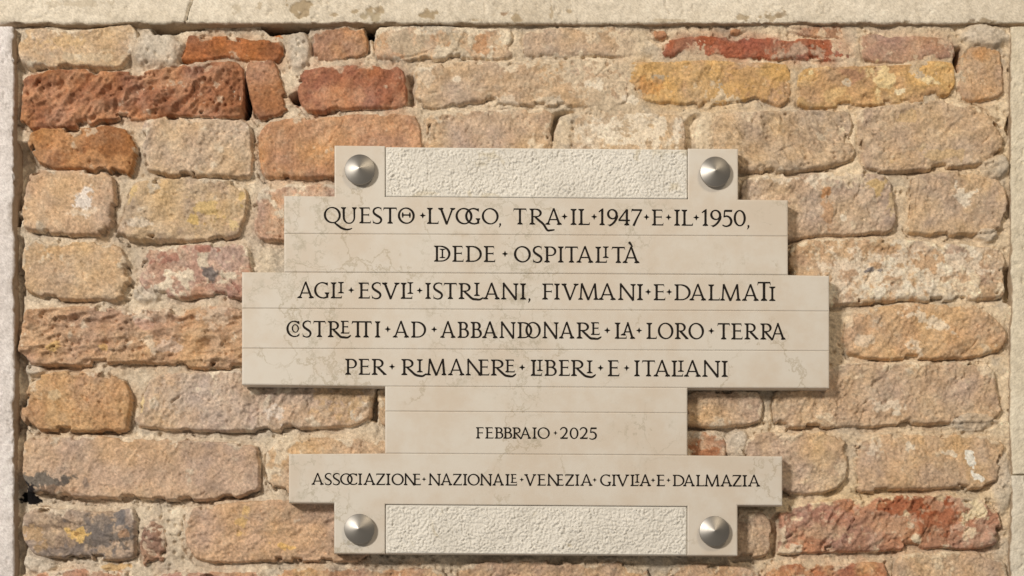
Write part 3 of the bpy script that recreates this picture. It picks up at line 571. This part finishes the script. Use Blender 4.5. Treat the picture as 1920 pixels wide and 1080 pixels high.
# hammered panels
def hammered(x0, y0a, y0b, x1, y1a, y1b, open_top, seed):
    """panel from x0..x1; top edge y0a->y0b, bottom edge y1a->y1b"""
    nx = int((x1-x0)/1.25); ny = int((y1a-y0a)/1.25)
    U, Vv = np.meshgrid(np.linspace(0, 1, nx), np.linspace(0, 1, ny))
    x = x0+(x1-x0)*U; y = (y0a+(y0b-y0a)*U)*(1-Vv)+(y1a+(y1b-y1a)*U)*Vv
    qx = x+3*(vnoise(x, y, 6, seed+8)-.5)*2; qy = y+3*(vnoise(x, y, 6, seed+9)-.5)*2
    a = worley(qx*.8-qy*.6, qx*.6+qy*.8, 5.2, seed); b = worley(qx*.6+qy*.8, -qx*.8+qy*.6, 3.0, seed+1)
    h = 3.0*(1-sstep(.0, .85, a))*(.5+vnoise(x, y, 11, seed+12))+1.6*(1-b)+1.2*(fbm(x, y, 60, seed+4, 2)-.5)-2.4
    ex = np.minimum(x-x0, x1-x); et = (y-y.min(axis=0)); eb = (y.max(axis=0)-y)
    ed = np.minimum(ex, np.minimum(et, eb))
    k = sstep(2.2, 5.0, ed); d = DF-1.2+h*k
    outer = et if open_top else eb
    d = d-(1-sstep(0, 2.2, ex))*3.2-(1-sstep(0, 1.6, eb if open_top else et))*2.6
    rim = 1-np.clip(outer/2.6, 0, 1); d = d-3.4*(1-np.sqrt(np.clip(1-rim**2, 0, 1)))
    col = np.array([224, 212, 195.])+(fbm(x, y, 50, seed+5, 4)-.5)[..., None]*18+(b-.5)[..., None]*10
    ve = sstep(.86, .95, ridge(x, y, 95, seed+6, 3))[..., None]*.4
    col = col*(1-ve)+np.array([196, 176, 142.])*ve
    pts = Pda(x, y, d, DF); Vf = pts.reshape(-1, 3); I = np.arange(nx*ny).reshape(ny, nx)
    F = np.stack([I[:-1, :-1], I[1:, :-1], I[1:, 1:], I[:-1, 1:]], -1).reshape(-1, 4)
    # outer edge returns to the back of the slab
    row = I[0] if open_top else I[-1]
    e = Pda(x.reshape(-1)[row], y.reshape(-1)[row], DB, DF); k0 = len(Vf); j = np.arange(nx-1)
    q = np.stack([row[:-1], row[1:], k0+j+1, k0+j], -1) if open_top else np.stack([row[1:], row[:-1], k0+j, k0+j+1], -1)
    F = np.vstack([F, q]); Vf = np.vstack([Vf, e]); cf = alb(np.clip(col, 0, 246)).reshape(-1, 3); cf = np.vstack([cf, cf[row]])
    o = mesh_obj('hammered_panel', Vf, F, M_rough, plaque, cf, True)
    return o
hammered(722.6, 274.5, 279.2, 1289.6, 368.2, 372.6, True, 3001)
hammered(722.6, 946.2, 950.0, 1288.6, 1037.8, 1041.2, False, 3101)

# conical steel fixings
def lathe(prof, cx, cy, seg=64):
    V, F = [], []
    for r, d in prof:
        for i in range(seg):
            a = 2*math.pi*i/seg; V.append(Pd(cx+r*math.cos(a), cy+r*math.sin(a), d, DF))
    for k in range(len(prof)-1):
        for i in range(seg):
            j = (i+1) % seg; F.append((k*seg+i, k*seg+j, (k+1)*seg+j, (k+1)*seg+i))
    F.append(tuple((len(prof)-1)*seg+i for i in range(seg)))
    return V, F
for cx, cy in ((675.5, 320.5), (1340, 324.5), (674.5, 992.5), (1338.5, 996.5)):
    V, F = lathe([(27.2, DF+4.2), (28, DF+4.6), (28.3, DF+5.4), (28.3, DF+8.5), (28.0, DF+9.4), (27.2, DF+9.9), (14, DF+14.6), (1.6, DF+18.9), (.5, DF+19.2)], cx, cy)
    st = mesh_obj('conical_stud', V, F, M_steel, plaque)
    me = st.data
    me.polygons.foreach_set('use_smooth', np.array([len(p.vertices) == 4 for p in me.polygons], dtype=bool))
    try: me.set_sharp_from_angle(angle=math.radians(30))
    except Exception: pass
    V, F = lathe([(26.0, DF+.05), (26.0, DF+4.4), (20, DF+4.4)], cx, cy); mesh_obj('washer', V, F, M_steel, st) if False else None
    wsh = mesh_obj('washer', np.array(V)-np.array(plaque.location), F, M_steel); wsh.parent = st

# ---- lettering -------------------------------------------------------------
class Ink:
    def __init__(s): s.V = []; s.F = []; s.C = []; s.n = 0
    def lift(s): s.n += 1; return DF+.16+(s.n % 40)*.011
    def ribbon(s, pts, wid, closed=False):
        """stroke with a raised spine: pts, full widths"""
        n = len(pts); z = s.lift(); b = len(s.V)
        for i in range(n):
            a = pts[(i-1) % n] if closed or i > 0 else pts[i]; c = pts[(i+1) % n] if closed or i < n-1 else pts[i]
            dx, dy = c[0]-a[0], c[1]-a[1]; L = math.hypot(dx, dy) or 1; nx, ny = -dy/L, dx/L
            x, y = pts[i]; h = wid[i]/2
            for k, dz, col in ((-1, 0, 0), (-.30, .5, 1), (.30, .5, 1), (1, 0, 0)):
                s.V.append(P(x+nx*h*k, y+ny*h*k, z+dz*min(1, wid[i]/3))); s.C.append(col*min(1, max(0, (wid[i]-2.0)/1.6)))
        for i in range(n if closed else n-1):
            j = (i+1) % n
            for k in range(3): s.F.append((b+i*4+k, b+i*4+k+1, b+j*4+k+1, b+j*4+k))
    def poly(s, pts):
        z = s.lift(); b = len(s.V)
        for x, y in pts: s.V.append(P(x, y, z)); s.C.append(0)
        s.F.append(tuple(range(b, b+len(pts))))

def catmull(p, wd, k=7):
    out, ow = [], []; n = len(p)
    for i in range(n-1):
        p0, p1, p2, p3 = p[max(i-1, 0)], p[i], p[i+1], p[min(i+2, n-1)]
        for j in range(k):
            t = j/k
            f = lambda c: .5*((2*p1[c])+(-p0[c]+p2[c])*t+(2*p0[c]-5*p1[c]+4*p2[c]-p3[c])*t*t+(-p0[c]+3*p1[c]-3*p2[c]+p3[c])*t**3)
            out.append((f(0), f(1))); ow.append(wd[i]*(1-t)+wd[i+1]*t)
    out.append(p[-1]); ow.append(wd[-1]); return out, ow

class Glyphs:
    def __init__(s, ink, base, slope_x, slope): s.k = ink; s.b = base; s.sx = slope_x; s.sl = slope
    def begin(s, x0, x1, y0, cap):
        """local frame: x from the left edge, y up from the baseline, in px"""
        s.x0 = x0; s.w = x1-x0; s.y0 = y0; s.h = cap
        s.T = cap*.112+.95; s.t = cap*.038+1.1
    def q(s, p): return (s.x0+p[0], s.y0-p[1]+(p[0])*s.sl)
    def st(s, pts, wd):
        if not isinstance(wd, (list, tuple)): wd = [wd]*len(pts)
        s.k.ribbon([s.q(p) for p in pts], wd)
    def cv(s, pts, wd): a, b = catmull(pts, wd); s.st(a, b)
    def pg(s, pts): s.k.poly([s.q(p) for p in pts])
    def ser(s, x, y, up, L, R=None, T=None):
        """foot (up=1) or head (up=-1) serif on a stem at x"""
        R = L if R is None else R; T = (T or s.T)/2; e = s.t*.75; br = s.h*.075
        s.pg([(x-L, y), (x+R, y), (x+R*.96, y+up*e), (x+T, y+up*(e+br)), (x-T, y+up*(e+br)), (x-L*.96, y+up*e)])
    def stem(s, x, y0=0, y1=None, T=None):
        y1 = s.h if y1 is None else y1; T = T or s.T
        m = (y0+y1)/2; s.st([(x, y0), (x, m), (x, y1)], [T*1.04, T*.93, T*1.04])
    def ell(s, cx, cy, rx, ry, a0=0, a1=360, T=None, t=None, tilt=14, n=44):
        T = T or s.T; t = t or s.t; full = abs(a1-a0) >= 359.9; P_, W_ = [], []
        m = n if full else n+1
        for i in range(m):
            a = math.radians(a0+(a1-a0)*i/n); k = abs(math.cos(a-math.radians(tilt)))**1.4; wd = t+(T-t)*k
            P_.append((cx+(rx-wd/2)*math.cos(a), cy+(ry-wd/2)*math.sin(a))); W_.append(wd)
        s.k.ribbon([s.q(p) for p in P_], W_, closed=full)
    def wedge(s, x, y, dy, back):
        """beak at the end of an arm: x,y outer corner, dy its reach, back its run along the arm"""
        s.pg([(x-back, y), (x, y), (x+(.03*s.h if back > 0 else -.03*s.h), y+dy), (x-back*.25, y+dy*.42)])
    # ---- letters
    def draw(s, g, **kw): getattr(s, 'g_'+g)(**kw)
    def sw(s): return min(s.w/2, s.h*.185)
    def g_I(s):
        c = s.w/2; s.stem(c); s.ser(c, 0, 1, c); s.ser(c, s.h, -1, c)
    def lstem(s, right_foot=True):
        c = s.sw(); s.stem(c); return c
    def g_L(s):
        c = s.lstem(); s.ser(c, s.h, -1, c, c*.95); s.ser(c, 0, 1, c, c*.6)
        s.st([(c, s.t/2), (s.w*.96, s.t/2)], s.t); s.wedge(s.w*.95, 0, s.h*.20, s.w*.22)
    def g_E(s):
        c = s.lstem(); s.ser(c, s.h, -1, c, c*.4); s.ser(c, 0, 1, c, c*.4)
        s.st([(c, s.t/2), (s.w*.95, s.t/2)], s.t); s.wedge(s.w*.94, 0, s.h*.19, s.w*.2)
        s.st([(c, s.h-s.t/2), (s.w*.86, s.h-s.t/2)], s.t); s.wedge(s.w*.86, s.h, -s.h*.19, s.w*.18)
        s.st([(c, s.h*.53), (s.w*.78, s.h*.53)], s.t)
        s.pg([(s.w*.74, s.h*.53), (s.w*.80, s.h*.62), (s.w*.82, s.h*.62), (s.w*.82, s.h*.44), (s.w*.80, s.h*.44)])
    def g_F(s):
        c = s.lstem(); s.ser(c, s.h, -1, c, c*.4); s.ser(c, 0, 1, c)
        s.st([(c, s.h-s.t/2), (s.w*.95, s.h-s.t/2)], s.t); s.wedge(s.w*.96, s.h, -s.h*.19, s.w*.18)
        s.st([(c, s.h*.5), (s.w*.83, s.h*.5)], s.t)
        s.pg([(s.w*.79, s.h*.5), (s.w*.85, s.h*.59), (s.w*.87, s.h*.59), (s.w*.87, s.h*.41), (s.w*.85, s.h*.41)])
    def tbar(s):
        s.st([(s.w*.04, s.h-s.t/2), (s.w*.96, s.h-s.t/2)], s.t*1.15)
        s.wedge(s.w*.965, s.h*1.0, -s.h*.20, s.w*.16); s.wedge(s.w*.035, s.h*1.0, -s.h*.20, -s.w*.16)
    def g_T(s):
        s.stem(s.w/2); s.ser(s.w/2, 0, 1, s.h*.17); s.tbar()
    def g_TT(s, a, b):
        for x in (a, b): s.stem(x); s.ser(x, 0, 1, s.h*.17)
        s.tbar()
    def g_H(s):
        pass
    def g_O(s): s.ell(s.w/2, s.h/2, s.w/2, s.h*.515)
    def g_0(s): s.ell(s.w/2, s.h/2, s.w/2, s.h*.51, tilt=6)
    def g_Theta(s):
        s.g_O(); y = s.h*.54; a, b = s.w*.29, s.w*.71
        s.st([(a, y), (b, y)], s.t*1.15)
        for x in (a, b): s.st([(x, y-s.h*.16), (x, y), (x, y+s.h*.16)], [s.t*.9, s.t*1.7, s.t*.9])
    def g_Q(s):
        s.g_O(); h = s.h
        s.cv([(s.w*.62, h*.03), (s.w*.80, -h*.12), (s.w*1.02, -h*.29), (s.w*1.28, -h*.39), (s.w*1.5, -h*.38), (s.w*1.66, -h*.31)], [s.t*1.2, s.T*.95, s.T, s.T*.9, s.t*1.3, s.t*.7])
    def carc(s):
        rx = s.w*.60; s.ell(rx, s.h/2, rx, s.h*.515, 48, 312)
        x = s.w*.97; s.pg([(x-s.w*.16, s.h*.985), (x, s.h*.99), (x-.01*s.w, s.h*.74), (x-s.w*.05, s.h*.86)])
        return rx
    def g_C(s):
        s.carc(); x = s.w*.99; s.pg([(x-s.w*.2, s.h*.07), (x, s.h*.24), (x-.02*s.w, s.h*.1), (x-s.w*.14, s.h*.01)])
    def g_G(s):
        rx = s.w*.56; s.ell(rx, s.h/2, rx, s.h*.515, 52, 306)
        x = s.w*.90; s.pg([(x-s.w*.14, s.h*.97), (x, s.h*.99), (x, s.h*.74), (x-s.w*.05, s.h*.86)])
        c = s.w*.86; s.stem(c, s.h*.04, s.h*.36); s.ser(c, s.h*.37, -1, s.w*.17, s.w*.14)
        s.st([(s.w*.6, s.h*0.0), (c, s.h*.06)], s.t)
    def g_D(s):
        c = s.lstem(); s.ser(c, s.h, -1, c, c*.5); s.ser(c, 0, 1, c, c*.5); m = s.w*.42
        s.st([(c, s.h-s.t/2), (m, s.h-s.t/2)], s.t); s.st([(c, s.t/2), (m, s.t/2)], s.t)
        s.ell(m, s.h/2, s.w-m, s.h/2, 90, -90)
    def bowl(s, c, x1, y0, y1):
        m = c+(x1-c)*.42; s.st([(c, y1-s.t/2), (m, y1-s.t/2)], s.t); s.st([(c, y0+s.t/2), (m, y0+s.t/2)], s.t)
        s.ell(m, (y0+y1)/2, x1-m, (y1-y0)/2, 90, -90, n=24)
    def g_B(s):
        c = s.lstem(); s.ser(c, s.h, -1, c, c*.5); s.ser(c, 0, 1, c, c*.5)
        s.bowl(c, s.w*.90, s.h*.50, s.h); s.bowl(c, s.w, 0, s.h*.50+s.t)
    def g_P(s):
        c = s.lstem(); s.ser(c, s.h, -1, c, c*.5); s.ser(c, 0, 1, c); s.bowl(c, s.w, s.h*.40, s.h)
    def rtop(s, x1):
        c = s.lstem(); s.ser(c, s.h, -1, c, c*.5); s.ser(c, 0, 1, c); s.bowl(c, x1, s.h*.46, s.h); return c
    def g_R(s):
        c = s.rtop(s.w*.80)
        s.st([(c+(s.w-c)*.26, s.h*.48), (s.w*.86, s.h*.06), (s.w*.97, s.t*.6)], [s.T, s.T, s.t])
        s.pg([(s.w*.76, 0), (s.w, 0), (s.w, s.t*.6), (s.w*.88, s.h*.1), (s.w*.80, s.h*.1)])
    def g_Rl(s):
        c = s.rtop(s.w*.95); s.st([(c+(s.w-c)*.22, s.h*.48), (s.w*1.0, -s.h*.02)], [s.T*.9, s.T*.9])
    def g_Rt(s, ex, ey, low):
        """R with a long swash leg ending at (ex, ey), its lowest point `low` below the baseline (absolute px)"""
        c = s.rtop(s.w); ex -= s.x0; ey = s.y0-ey; low = s.y0-low; x0 = c+(s.w-c)*.30
        d = ex-x0
        s.cv([(x0, s.h*.48), (x0+d*.20, s.h*.26), (x0+d*.42, s.h*.03), (x0+d*.62, low+1.6), (x0+d*.80, low+1.2), (x0+d*.92, (low+ey)/2+.6), (ex, ey)], [s.T*.8, s.T, s.T, s.T*.95, s.T*.8, s.t*1.4, s.t*.7])
    def g_S(s):
        w, h, T, t = s.w, s.h, s.T, s.t
        s.cv([(w*.90, h*.93), (w*.70, h*.985), (w*.48, h*.985), (w*.20, h*.90), (w*.10, h*.74), (w*.22, h*.60), (w*.52, h*.475), (w*.80, h*.36), (w*.91, h*.22), (w*.80, h*.07), (w*.54, h*.0), (w*.28, h*.02), (w*.07, h*.09)],
             [t, t, t*1.1, T*.75, T*.85, T, T*1.05, T, T*.9, T*.75, t*1.1, t, t])
        s.pg([(w*.80, h*.98), (w*.92, h*1.0), (w*.93, h*.76), (w*.88, h*.87)]); s.pg([(w*.2, h*.03), (w*.05, h*.0), (w*.03, h*.25), (w*.10, h*.12)])
    def g_U(s):
        w, h = s.w, s.h; L = h*.15; xl = L+s.T*.2; xr = w-L
        s.cv([(xl, h), (xl, h*.6), (xl+.02*w, h*.26), (w*.34, h*.05), (w*.52, h*.0), (w*.70, h*.05), (xr-.01*w, h*.26), (xr, h*.6), (xr, h)], [s.T, s.T, s.T*.95, s.T*.65, s.t, s.t*1.1, s.T*.7, s.T*.8, s.T*.85])
        s.ser(xl, h, -1, xl, L); s.ser(xr, h, -1, L, L)
    def g_V(s):
        w, h = s.w, s.h; m = w*.50; a = w*.15; b = w*.85
        s.st([(a, h), (m+.2, -h*.02)], [s.T, s.T*.95]); s.st([(b, h), (m, -h*.02)], [s.t*1.35, s.t*1.2])
        s.ser(a, h, -1, a, w*.16); s.ser(b, h, -1, w*.15, w-b, s.t)
    def g_A(s, lf=True, bar=.36):
        w, h = s.w, s.h; m = w*.52; a = w*.14; b = w*.86
        s.st([(m-s.t*.3, h*1.0), (a, 0)], [s.t*1.2, s.t*1.35]); s.st([(m-s.t*.3, h*1.035), (b, 0)], [s.T*.75, s.T])
        s.st([(a+(m-a)*bar, h*bar-s.t/2), (b+(m-b)*bar, h*bar-s.t/2)], s.t)
        if lf: s.ser(a, 0, 1, a, w*.16, s.t)
        s.ser(b, 0, 1, w*.17, w-b)
    def g_Agrave(s):
        s.g_A(); m = s.w*.5; h = s.h
        s.st([(m-h*.13, h*1.31), (m-h*.02, h*1.17), (m+h*.09, h*1.02)], [s.T*1.15, s.T*.9, s.t*.8])
    def g_Al(s):
        """A growing out of the R before it: no left foot"""
        w, h = s.w, s.h; m = w*.43; b = w*.84
        s.st([(m, h), (0, -h*.02)], [s.t*1.2, s.t*1.4]); s.st([(m-s.t*.3, h*1.03), (b, 0)], [s.T*.75, s.T]); y = h*.36
        s.st([(m*.36+.5, y), (b+(m-b)*.37, y)], s.t); s.ser(b, 0, 1, w*.19, w-b)
    def g_As(s, ly):
        """A whose left foot stands on the arm of the L at height ly"""
        w, h = s.w, s.h; m = w*.50; b = w*.82; a = w*.20
        s.st([(m, h), (a, ly)], [s.t*1.2, s.t*1.4]); s.st([(m-s.t*.3, h*1.03), (b, 0)], [s.T*.75, s.T]); s.ser(a, ly, 1, a, w*.17, s.t)
        s.st([(w*.34, h*.43), (b+(m-b)*.43, h*.43)], s.t); s.ser(b, 0, 1, w*.18, w-b)
    def g_N(s):
        w, h = s.w, s.h; a = w*.13+s.t*.3; b = w*.86
        s.stem(a, 0, h*.98, s.t*1.45); s.ser(a, 0, 1, a, w*.15, s.t)
        s.st([(a-s.t*.4, h*1.03), (b, -h*.02)], [s.T*.85, s.T]); s.stem(b, -h*.02, h, s.t*1.4); s.ser(b, h, -1, w*.16, w-b, s.t)
    def g_Nl(s):
        """N sharing its right stem with the E that follows"""
        w, h = s.w, s.h; a = w*.17
        s.stem(a, 0, h*.98, s.t*1.45); s.ser(a, 0, 1, a, w*.18, s.t); s.st([(a-s.t*.4, h*1.03), (w, 0)], [s.T*.85, s.T])
    def g_M(s):
        w, h = s.w, s.h; a, b, c, d = w*.12, w*.17, w*.82, w*.89; m = w*.505
        s.st([(a, 0), (b, h)], [s.t*1.35, s.t*1.2]); s.ser(a, 0, 1, a, w*.12, s.t)
        s.st([(b-.1, h*1.03), (m, -h*.01)], [s.T*.9, s.T*.95]); s.st([(c, h), (m, -h*.01)], [s.t*1.2, s.t*1.35])
        s.st([(c+.2, h*1.03), (d, 0)], [s.T*.85, s.T]); s.ser(d, 0, 1, w*.13, w-d)
    def g_Z(s):
        w, h = s.w, s.h
        s.st([(w*.06, h-s.t/2), (w*.93, h-s.t/2)], s.t*1.1); s.st([(w*.06, s.t/2), (w*.95, s.t/2)], s.t*1.1)
        s.st([(w*.88, h-.4), (w*.10, .4)], [s.T*.95, s.T*.95]); s.wedge(w*.07, h, -h*.19, -w*.18); s.wedge(w*.93, 0, h*.19, w*.2)
    def g_1(s):
        c = s.w*.56; s.stem(c, 0, s.h*.96); s.ser(c, 0, 1, s.w*.46, s.w*.42); s.st([(0, s.h*.82), (c*.7, s.h*.94), (c+s.T*.45, s.h*1.03)], [s.t*.9, s.T*.6, s.t])
    def g_9(s):
        w, h = s.w, s.h; s.ell(w*.5, h*.69, w*.5, h*.325, n=32)
        s.cv([(w*.95, h*.62), (w*.90, h*.46), (w*.70, h*.22), (w*.44, h*.05), (w*.2, -h*.03)], [s.T*.8, s.T, s.T*.9, s.T*.8, s.T*.8])
        s.pg([(w*.03, h*.03), (w*.36, h*.04), (w*.22, -h*.04)])
    def g_4(s):
        w, h = s.w, s.h; c = w*.74; s.stem(c, 0, h); s.ser(c, 0, 1, w*.24, w*.22)
        s.st([(c, h*1.0), (w*.04, h*.33)], [s.t*1.1, s.t*1.2]); s.st([(w*.0, h*.31), (w*1.0, h*.31)], s.t*1.25)
    def g_7(s):
        w, h = s.w, s.h; s.st([(w*.06, h*.96), (w*.98, h*.96)], s.t*1.4); s.wedge(w*.05, h*1.03, -h*.24, -w*.16)
        s.st([(w*.93, h*.97), (w*.5, h*.4), (w*.22, -h*.03)], [s.t*1.2, s.T*.8, s.T*1.05])
    def g_5(s):
        w, h = s.w, s.h; s.st([(w*.25, h*.95), (w*.95, h*.95)], s.t*1.7); s.pg([(w*.8, h*.93), (w*1.0, h*1.03), (w*.97, h*.88)])
        s.st([(w*.25, h*.98), (w*.19, h*.55)], [s.t*1.1, s.t*1.1])
        s.cv([(w*.19, h*.57), (w*.45, h*.62), (w*.74, h*.53), (w*.90, h*.32), (w*.80, h*.10), (w*.5, -h*.01), (w*.22, h*.0), (w*.04, h*.07)], [s.t, s.t*1.3, s.T*.9, s.T*1.05, s.T*.9, s.t*1.2, s.T*.6, s.t])
    def g_2(s):
        w, h = s.w, s.h
        s.cv([(w*.04, h*.78), (w*.2, h*.94), (w*.48, h*1.0), (w*.76, h*.90), (w*.84, h*.68), (w*.66, h*.42), (w*.34, h*.16), (w*.06, h*.03)], [s.t, s.t*1.2, s.T*.7, s.T, s.T, s.T*.85, s.t*1.3, s.t])
        s.st([(w*.04, s.t*.7), (w*.9, s.t*.7)], s.t*1.5); s.wedge(w*.95, 0, h*.19, w*.3)
    def g_comma(s):
        h = s.h; s.cv([(0, h*.06), (h*.03, 0), (h*.02, -h*.08), (-h*.05, -h*.2)], [h*.10, h*.12, h*.08, h*.02])
    def g_dot(s):
        r = s.h*.185; P_ = []
        for i in range(8):
            a = math.pi/4*i; q = r*1.06 if i % 2 == 0 else r*.44; P_.append((q*math.cos(a), s.h*.52+q*math.sin(a)))
        s.pg(P_)

def line(label, base, xref, slope, cap, items):
    for i, it in enumerate(items):
        if it[0] == 'comma' and i < len(items)-1:
            line(label[0], base, xref, slope, cap, items[:i+1]); line(label[1], base, xref, slope, cap, items[i+1:]); return
    ink = Ink(); g = Glyphs(ink, base, xref, slope)
    for it in items:
        ch = it[0]; kw = it[-1] if isinstance(it[-1], dict) else {}
        nums = [v for v in it[1:] if not isinstance(v, dict)]
        if ch in ('dot', 'comma'): x0 = x1 = nums[0]
        else: x0, x1 = nums[0], nums[1]
        yb = base+(x0-xref)*slope
        c = cap
        if len(nums) >= 4: yb, c = nums[3], nums[3]-nums[2]         # own top and foot
        g.begin(x0, x1, yb, c); g.draw(ch, **kw)
    col = np.array(ink.C)[:, None]; cc = np.array([.007, .006, .0055])*(1-col)+np.array([.022, .018, .016])*col  # stroke centres painted lighter, standing in for light catching the bottom of a V-cut
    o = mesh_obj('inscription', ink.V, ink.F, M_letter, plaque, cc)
    o['label'] = label

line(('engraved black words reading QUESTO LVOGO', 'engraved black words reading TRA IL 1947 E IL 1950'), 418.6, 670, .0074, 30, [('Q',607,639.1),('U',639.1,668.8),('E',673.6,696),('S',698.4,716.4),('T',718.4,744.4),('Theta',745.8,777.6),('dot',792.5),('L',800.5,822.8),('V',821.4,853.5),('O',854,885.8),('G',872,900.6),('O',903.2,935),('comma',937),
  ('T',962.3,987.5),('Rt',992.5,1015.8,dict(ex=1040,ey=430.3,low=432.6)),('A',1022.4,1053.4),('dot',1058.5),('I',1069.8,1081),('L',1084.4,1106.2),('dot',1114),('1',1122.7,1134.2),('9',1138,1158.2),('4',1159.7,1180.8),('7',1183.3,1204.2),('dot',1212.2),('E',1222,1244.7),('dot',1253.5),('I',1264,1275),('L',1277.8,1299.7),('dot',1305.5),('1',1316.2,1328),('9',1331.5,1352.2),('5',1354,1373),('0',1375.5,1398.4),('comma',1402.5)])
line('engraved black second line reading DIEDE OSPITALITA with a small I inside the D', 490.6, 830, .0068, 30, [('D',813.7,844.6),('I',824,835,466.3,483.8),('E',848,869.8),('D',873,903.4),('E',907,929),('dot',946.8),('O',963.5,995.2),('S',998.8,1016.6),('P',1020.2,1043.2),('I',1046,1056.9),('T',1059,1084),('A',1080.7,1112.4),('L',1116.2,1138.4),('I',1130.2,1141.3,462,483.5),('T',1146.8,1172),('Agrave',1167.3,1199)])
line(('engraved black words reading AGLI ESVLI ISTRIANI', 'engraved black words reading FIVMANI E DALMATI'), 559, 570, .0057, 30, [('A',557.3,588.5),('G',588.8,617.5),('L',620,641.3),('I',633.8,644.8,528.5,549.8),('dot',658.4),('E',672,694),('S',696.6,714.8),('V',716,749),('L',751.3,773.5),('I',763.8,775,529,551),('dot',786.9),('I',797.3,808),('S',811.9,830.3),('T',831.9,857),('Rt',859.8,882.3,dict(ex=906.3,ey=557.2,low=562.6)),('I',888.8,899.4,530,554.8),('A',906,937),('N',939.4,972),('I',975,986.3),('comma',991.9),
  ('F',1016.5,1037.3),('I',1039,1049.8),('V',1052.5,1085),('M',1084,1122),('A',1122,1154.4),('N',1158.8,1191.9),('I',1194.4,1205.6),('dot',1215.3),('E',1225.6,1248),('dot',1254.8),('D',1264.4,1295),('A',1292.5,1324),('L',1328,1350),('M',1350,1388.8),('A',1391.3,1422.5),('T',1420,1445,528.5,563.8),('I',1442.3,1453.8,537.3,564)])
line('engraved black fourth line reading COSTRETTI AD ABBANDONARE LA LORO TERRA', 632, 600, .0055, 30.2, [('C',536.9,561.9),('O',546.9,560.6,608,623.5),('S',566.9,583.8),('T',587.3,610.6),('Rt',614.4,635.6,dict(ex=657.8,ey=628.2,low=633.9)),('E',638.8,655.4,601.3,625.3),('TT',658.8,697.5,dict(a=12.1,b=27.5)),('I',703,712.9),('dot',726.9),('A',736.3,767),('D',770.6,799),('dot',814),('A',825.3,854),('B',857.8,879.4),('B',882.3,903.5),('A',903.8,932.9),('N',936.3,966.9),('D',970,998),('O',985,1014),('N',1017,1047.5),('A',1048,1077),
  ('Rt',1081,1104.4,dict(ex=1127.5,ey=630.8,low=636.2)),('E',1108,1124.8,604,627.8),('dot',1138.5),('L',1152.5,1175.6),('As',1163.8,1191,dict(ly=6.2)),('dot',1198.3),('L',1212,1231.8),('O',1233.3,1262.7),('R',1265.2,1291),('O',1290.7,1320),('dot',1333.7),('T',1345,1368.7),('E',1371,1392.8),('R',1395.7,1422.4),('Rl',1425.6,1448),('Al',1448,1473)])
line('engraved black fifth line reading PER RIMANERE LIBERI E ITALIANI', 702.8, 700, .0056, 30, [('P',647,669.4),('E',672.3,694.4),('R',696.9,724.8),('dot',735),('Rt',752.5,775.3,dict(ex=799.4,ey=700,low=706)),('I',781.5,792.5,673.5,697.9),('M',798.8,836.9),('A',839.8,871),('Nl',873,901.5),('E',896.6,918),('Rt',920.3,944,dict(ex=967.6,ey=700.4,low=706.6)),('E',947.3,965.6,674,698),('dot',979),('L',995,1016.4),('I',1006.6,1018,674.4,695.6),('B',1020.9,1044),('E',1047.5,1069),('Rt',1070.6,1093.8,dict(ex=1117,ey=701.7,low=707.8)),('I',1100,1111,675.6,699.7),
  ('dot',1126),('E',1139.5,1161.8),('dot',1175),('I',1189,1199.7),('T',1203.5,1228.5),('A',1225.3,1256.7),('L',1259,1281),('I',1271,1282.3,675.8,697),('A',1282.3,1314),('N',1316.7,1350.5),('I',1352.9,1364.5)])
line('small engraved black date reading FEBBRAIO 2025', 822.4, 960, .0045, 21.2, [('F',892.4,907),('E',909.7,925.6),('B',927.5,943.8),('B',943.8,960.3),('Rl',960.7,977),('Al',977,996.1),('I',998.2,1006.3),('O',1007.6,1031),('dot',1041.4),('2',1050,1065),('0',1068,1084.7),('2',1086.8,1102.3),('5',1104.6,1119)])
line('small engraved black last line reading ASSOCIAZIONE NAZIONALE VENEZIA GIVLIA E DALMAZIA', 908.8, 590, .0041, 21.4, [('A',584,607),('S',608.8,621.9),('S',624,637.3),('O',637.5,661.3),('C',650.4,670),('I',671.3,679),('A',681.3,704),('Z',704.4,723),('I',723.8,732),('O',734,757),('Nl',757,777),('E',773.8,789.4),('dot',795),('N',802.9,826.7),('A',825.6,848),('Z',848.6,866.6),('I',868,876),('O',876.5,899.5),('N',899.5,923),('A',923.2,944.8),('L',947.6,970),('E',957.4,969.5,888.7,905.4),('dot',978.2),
  ('V',982.8,1005.6),('E',1007.5,1023.8),('Nl',1025.6,1045.5),('E',1042.5,1057),('Z',1059,1077),('I',1078.4,1086.3),('A',1088,1110.9),('dot',1115),('G',1125,1145.9),('I',1147.3,1155),('V',1155,1180),('L',1182,1197.5),('I',1190.6,1199,889,905),('A',1198.8,1220.6),('dot',1224.4),('E',1231,1247.3),('dot',1253.4),('D',1261.3,1283.4),('A',1280.6,1302.8),('L',1305,1320.6),('M',1320.6,1349.4),('A',1350.6,1373),('Z',1372.8,1391),('I',1392,1400.6),('A',1402,1425.4)])
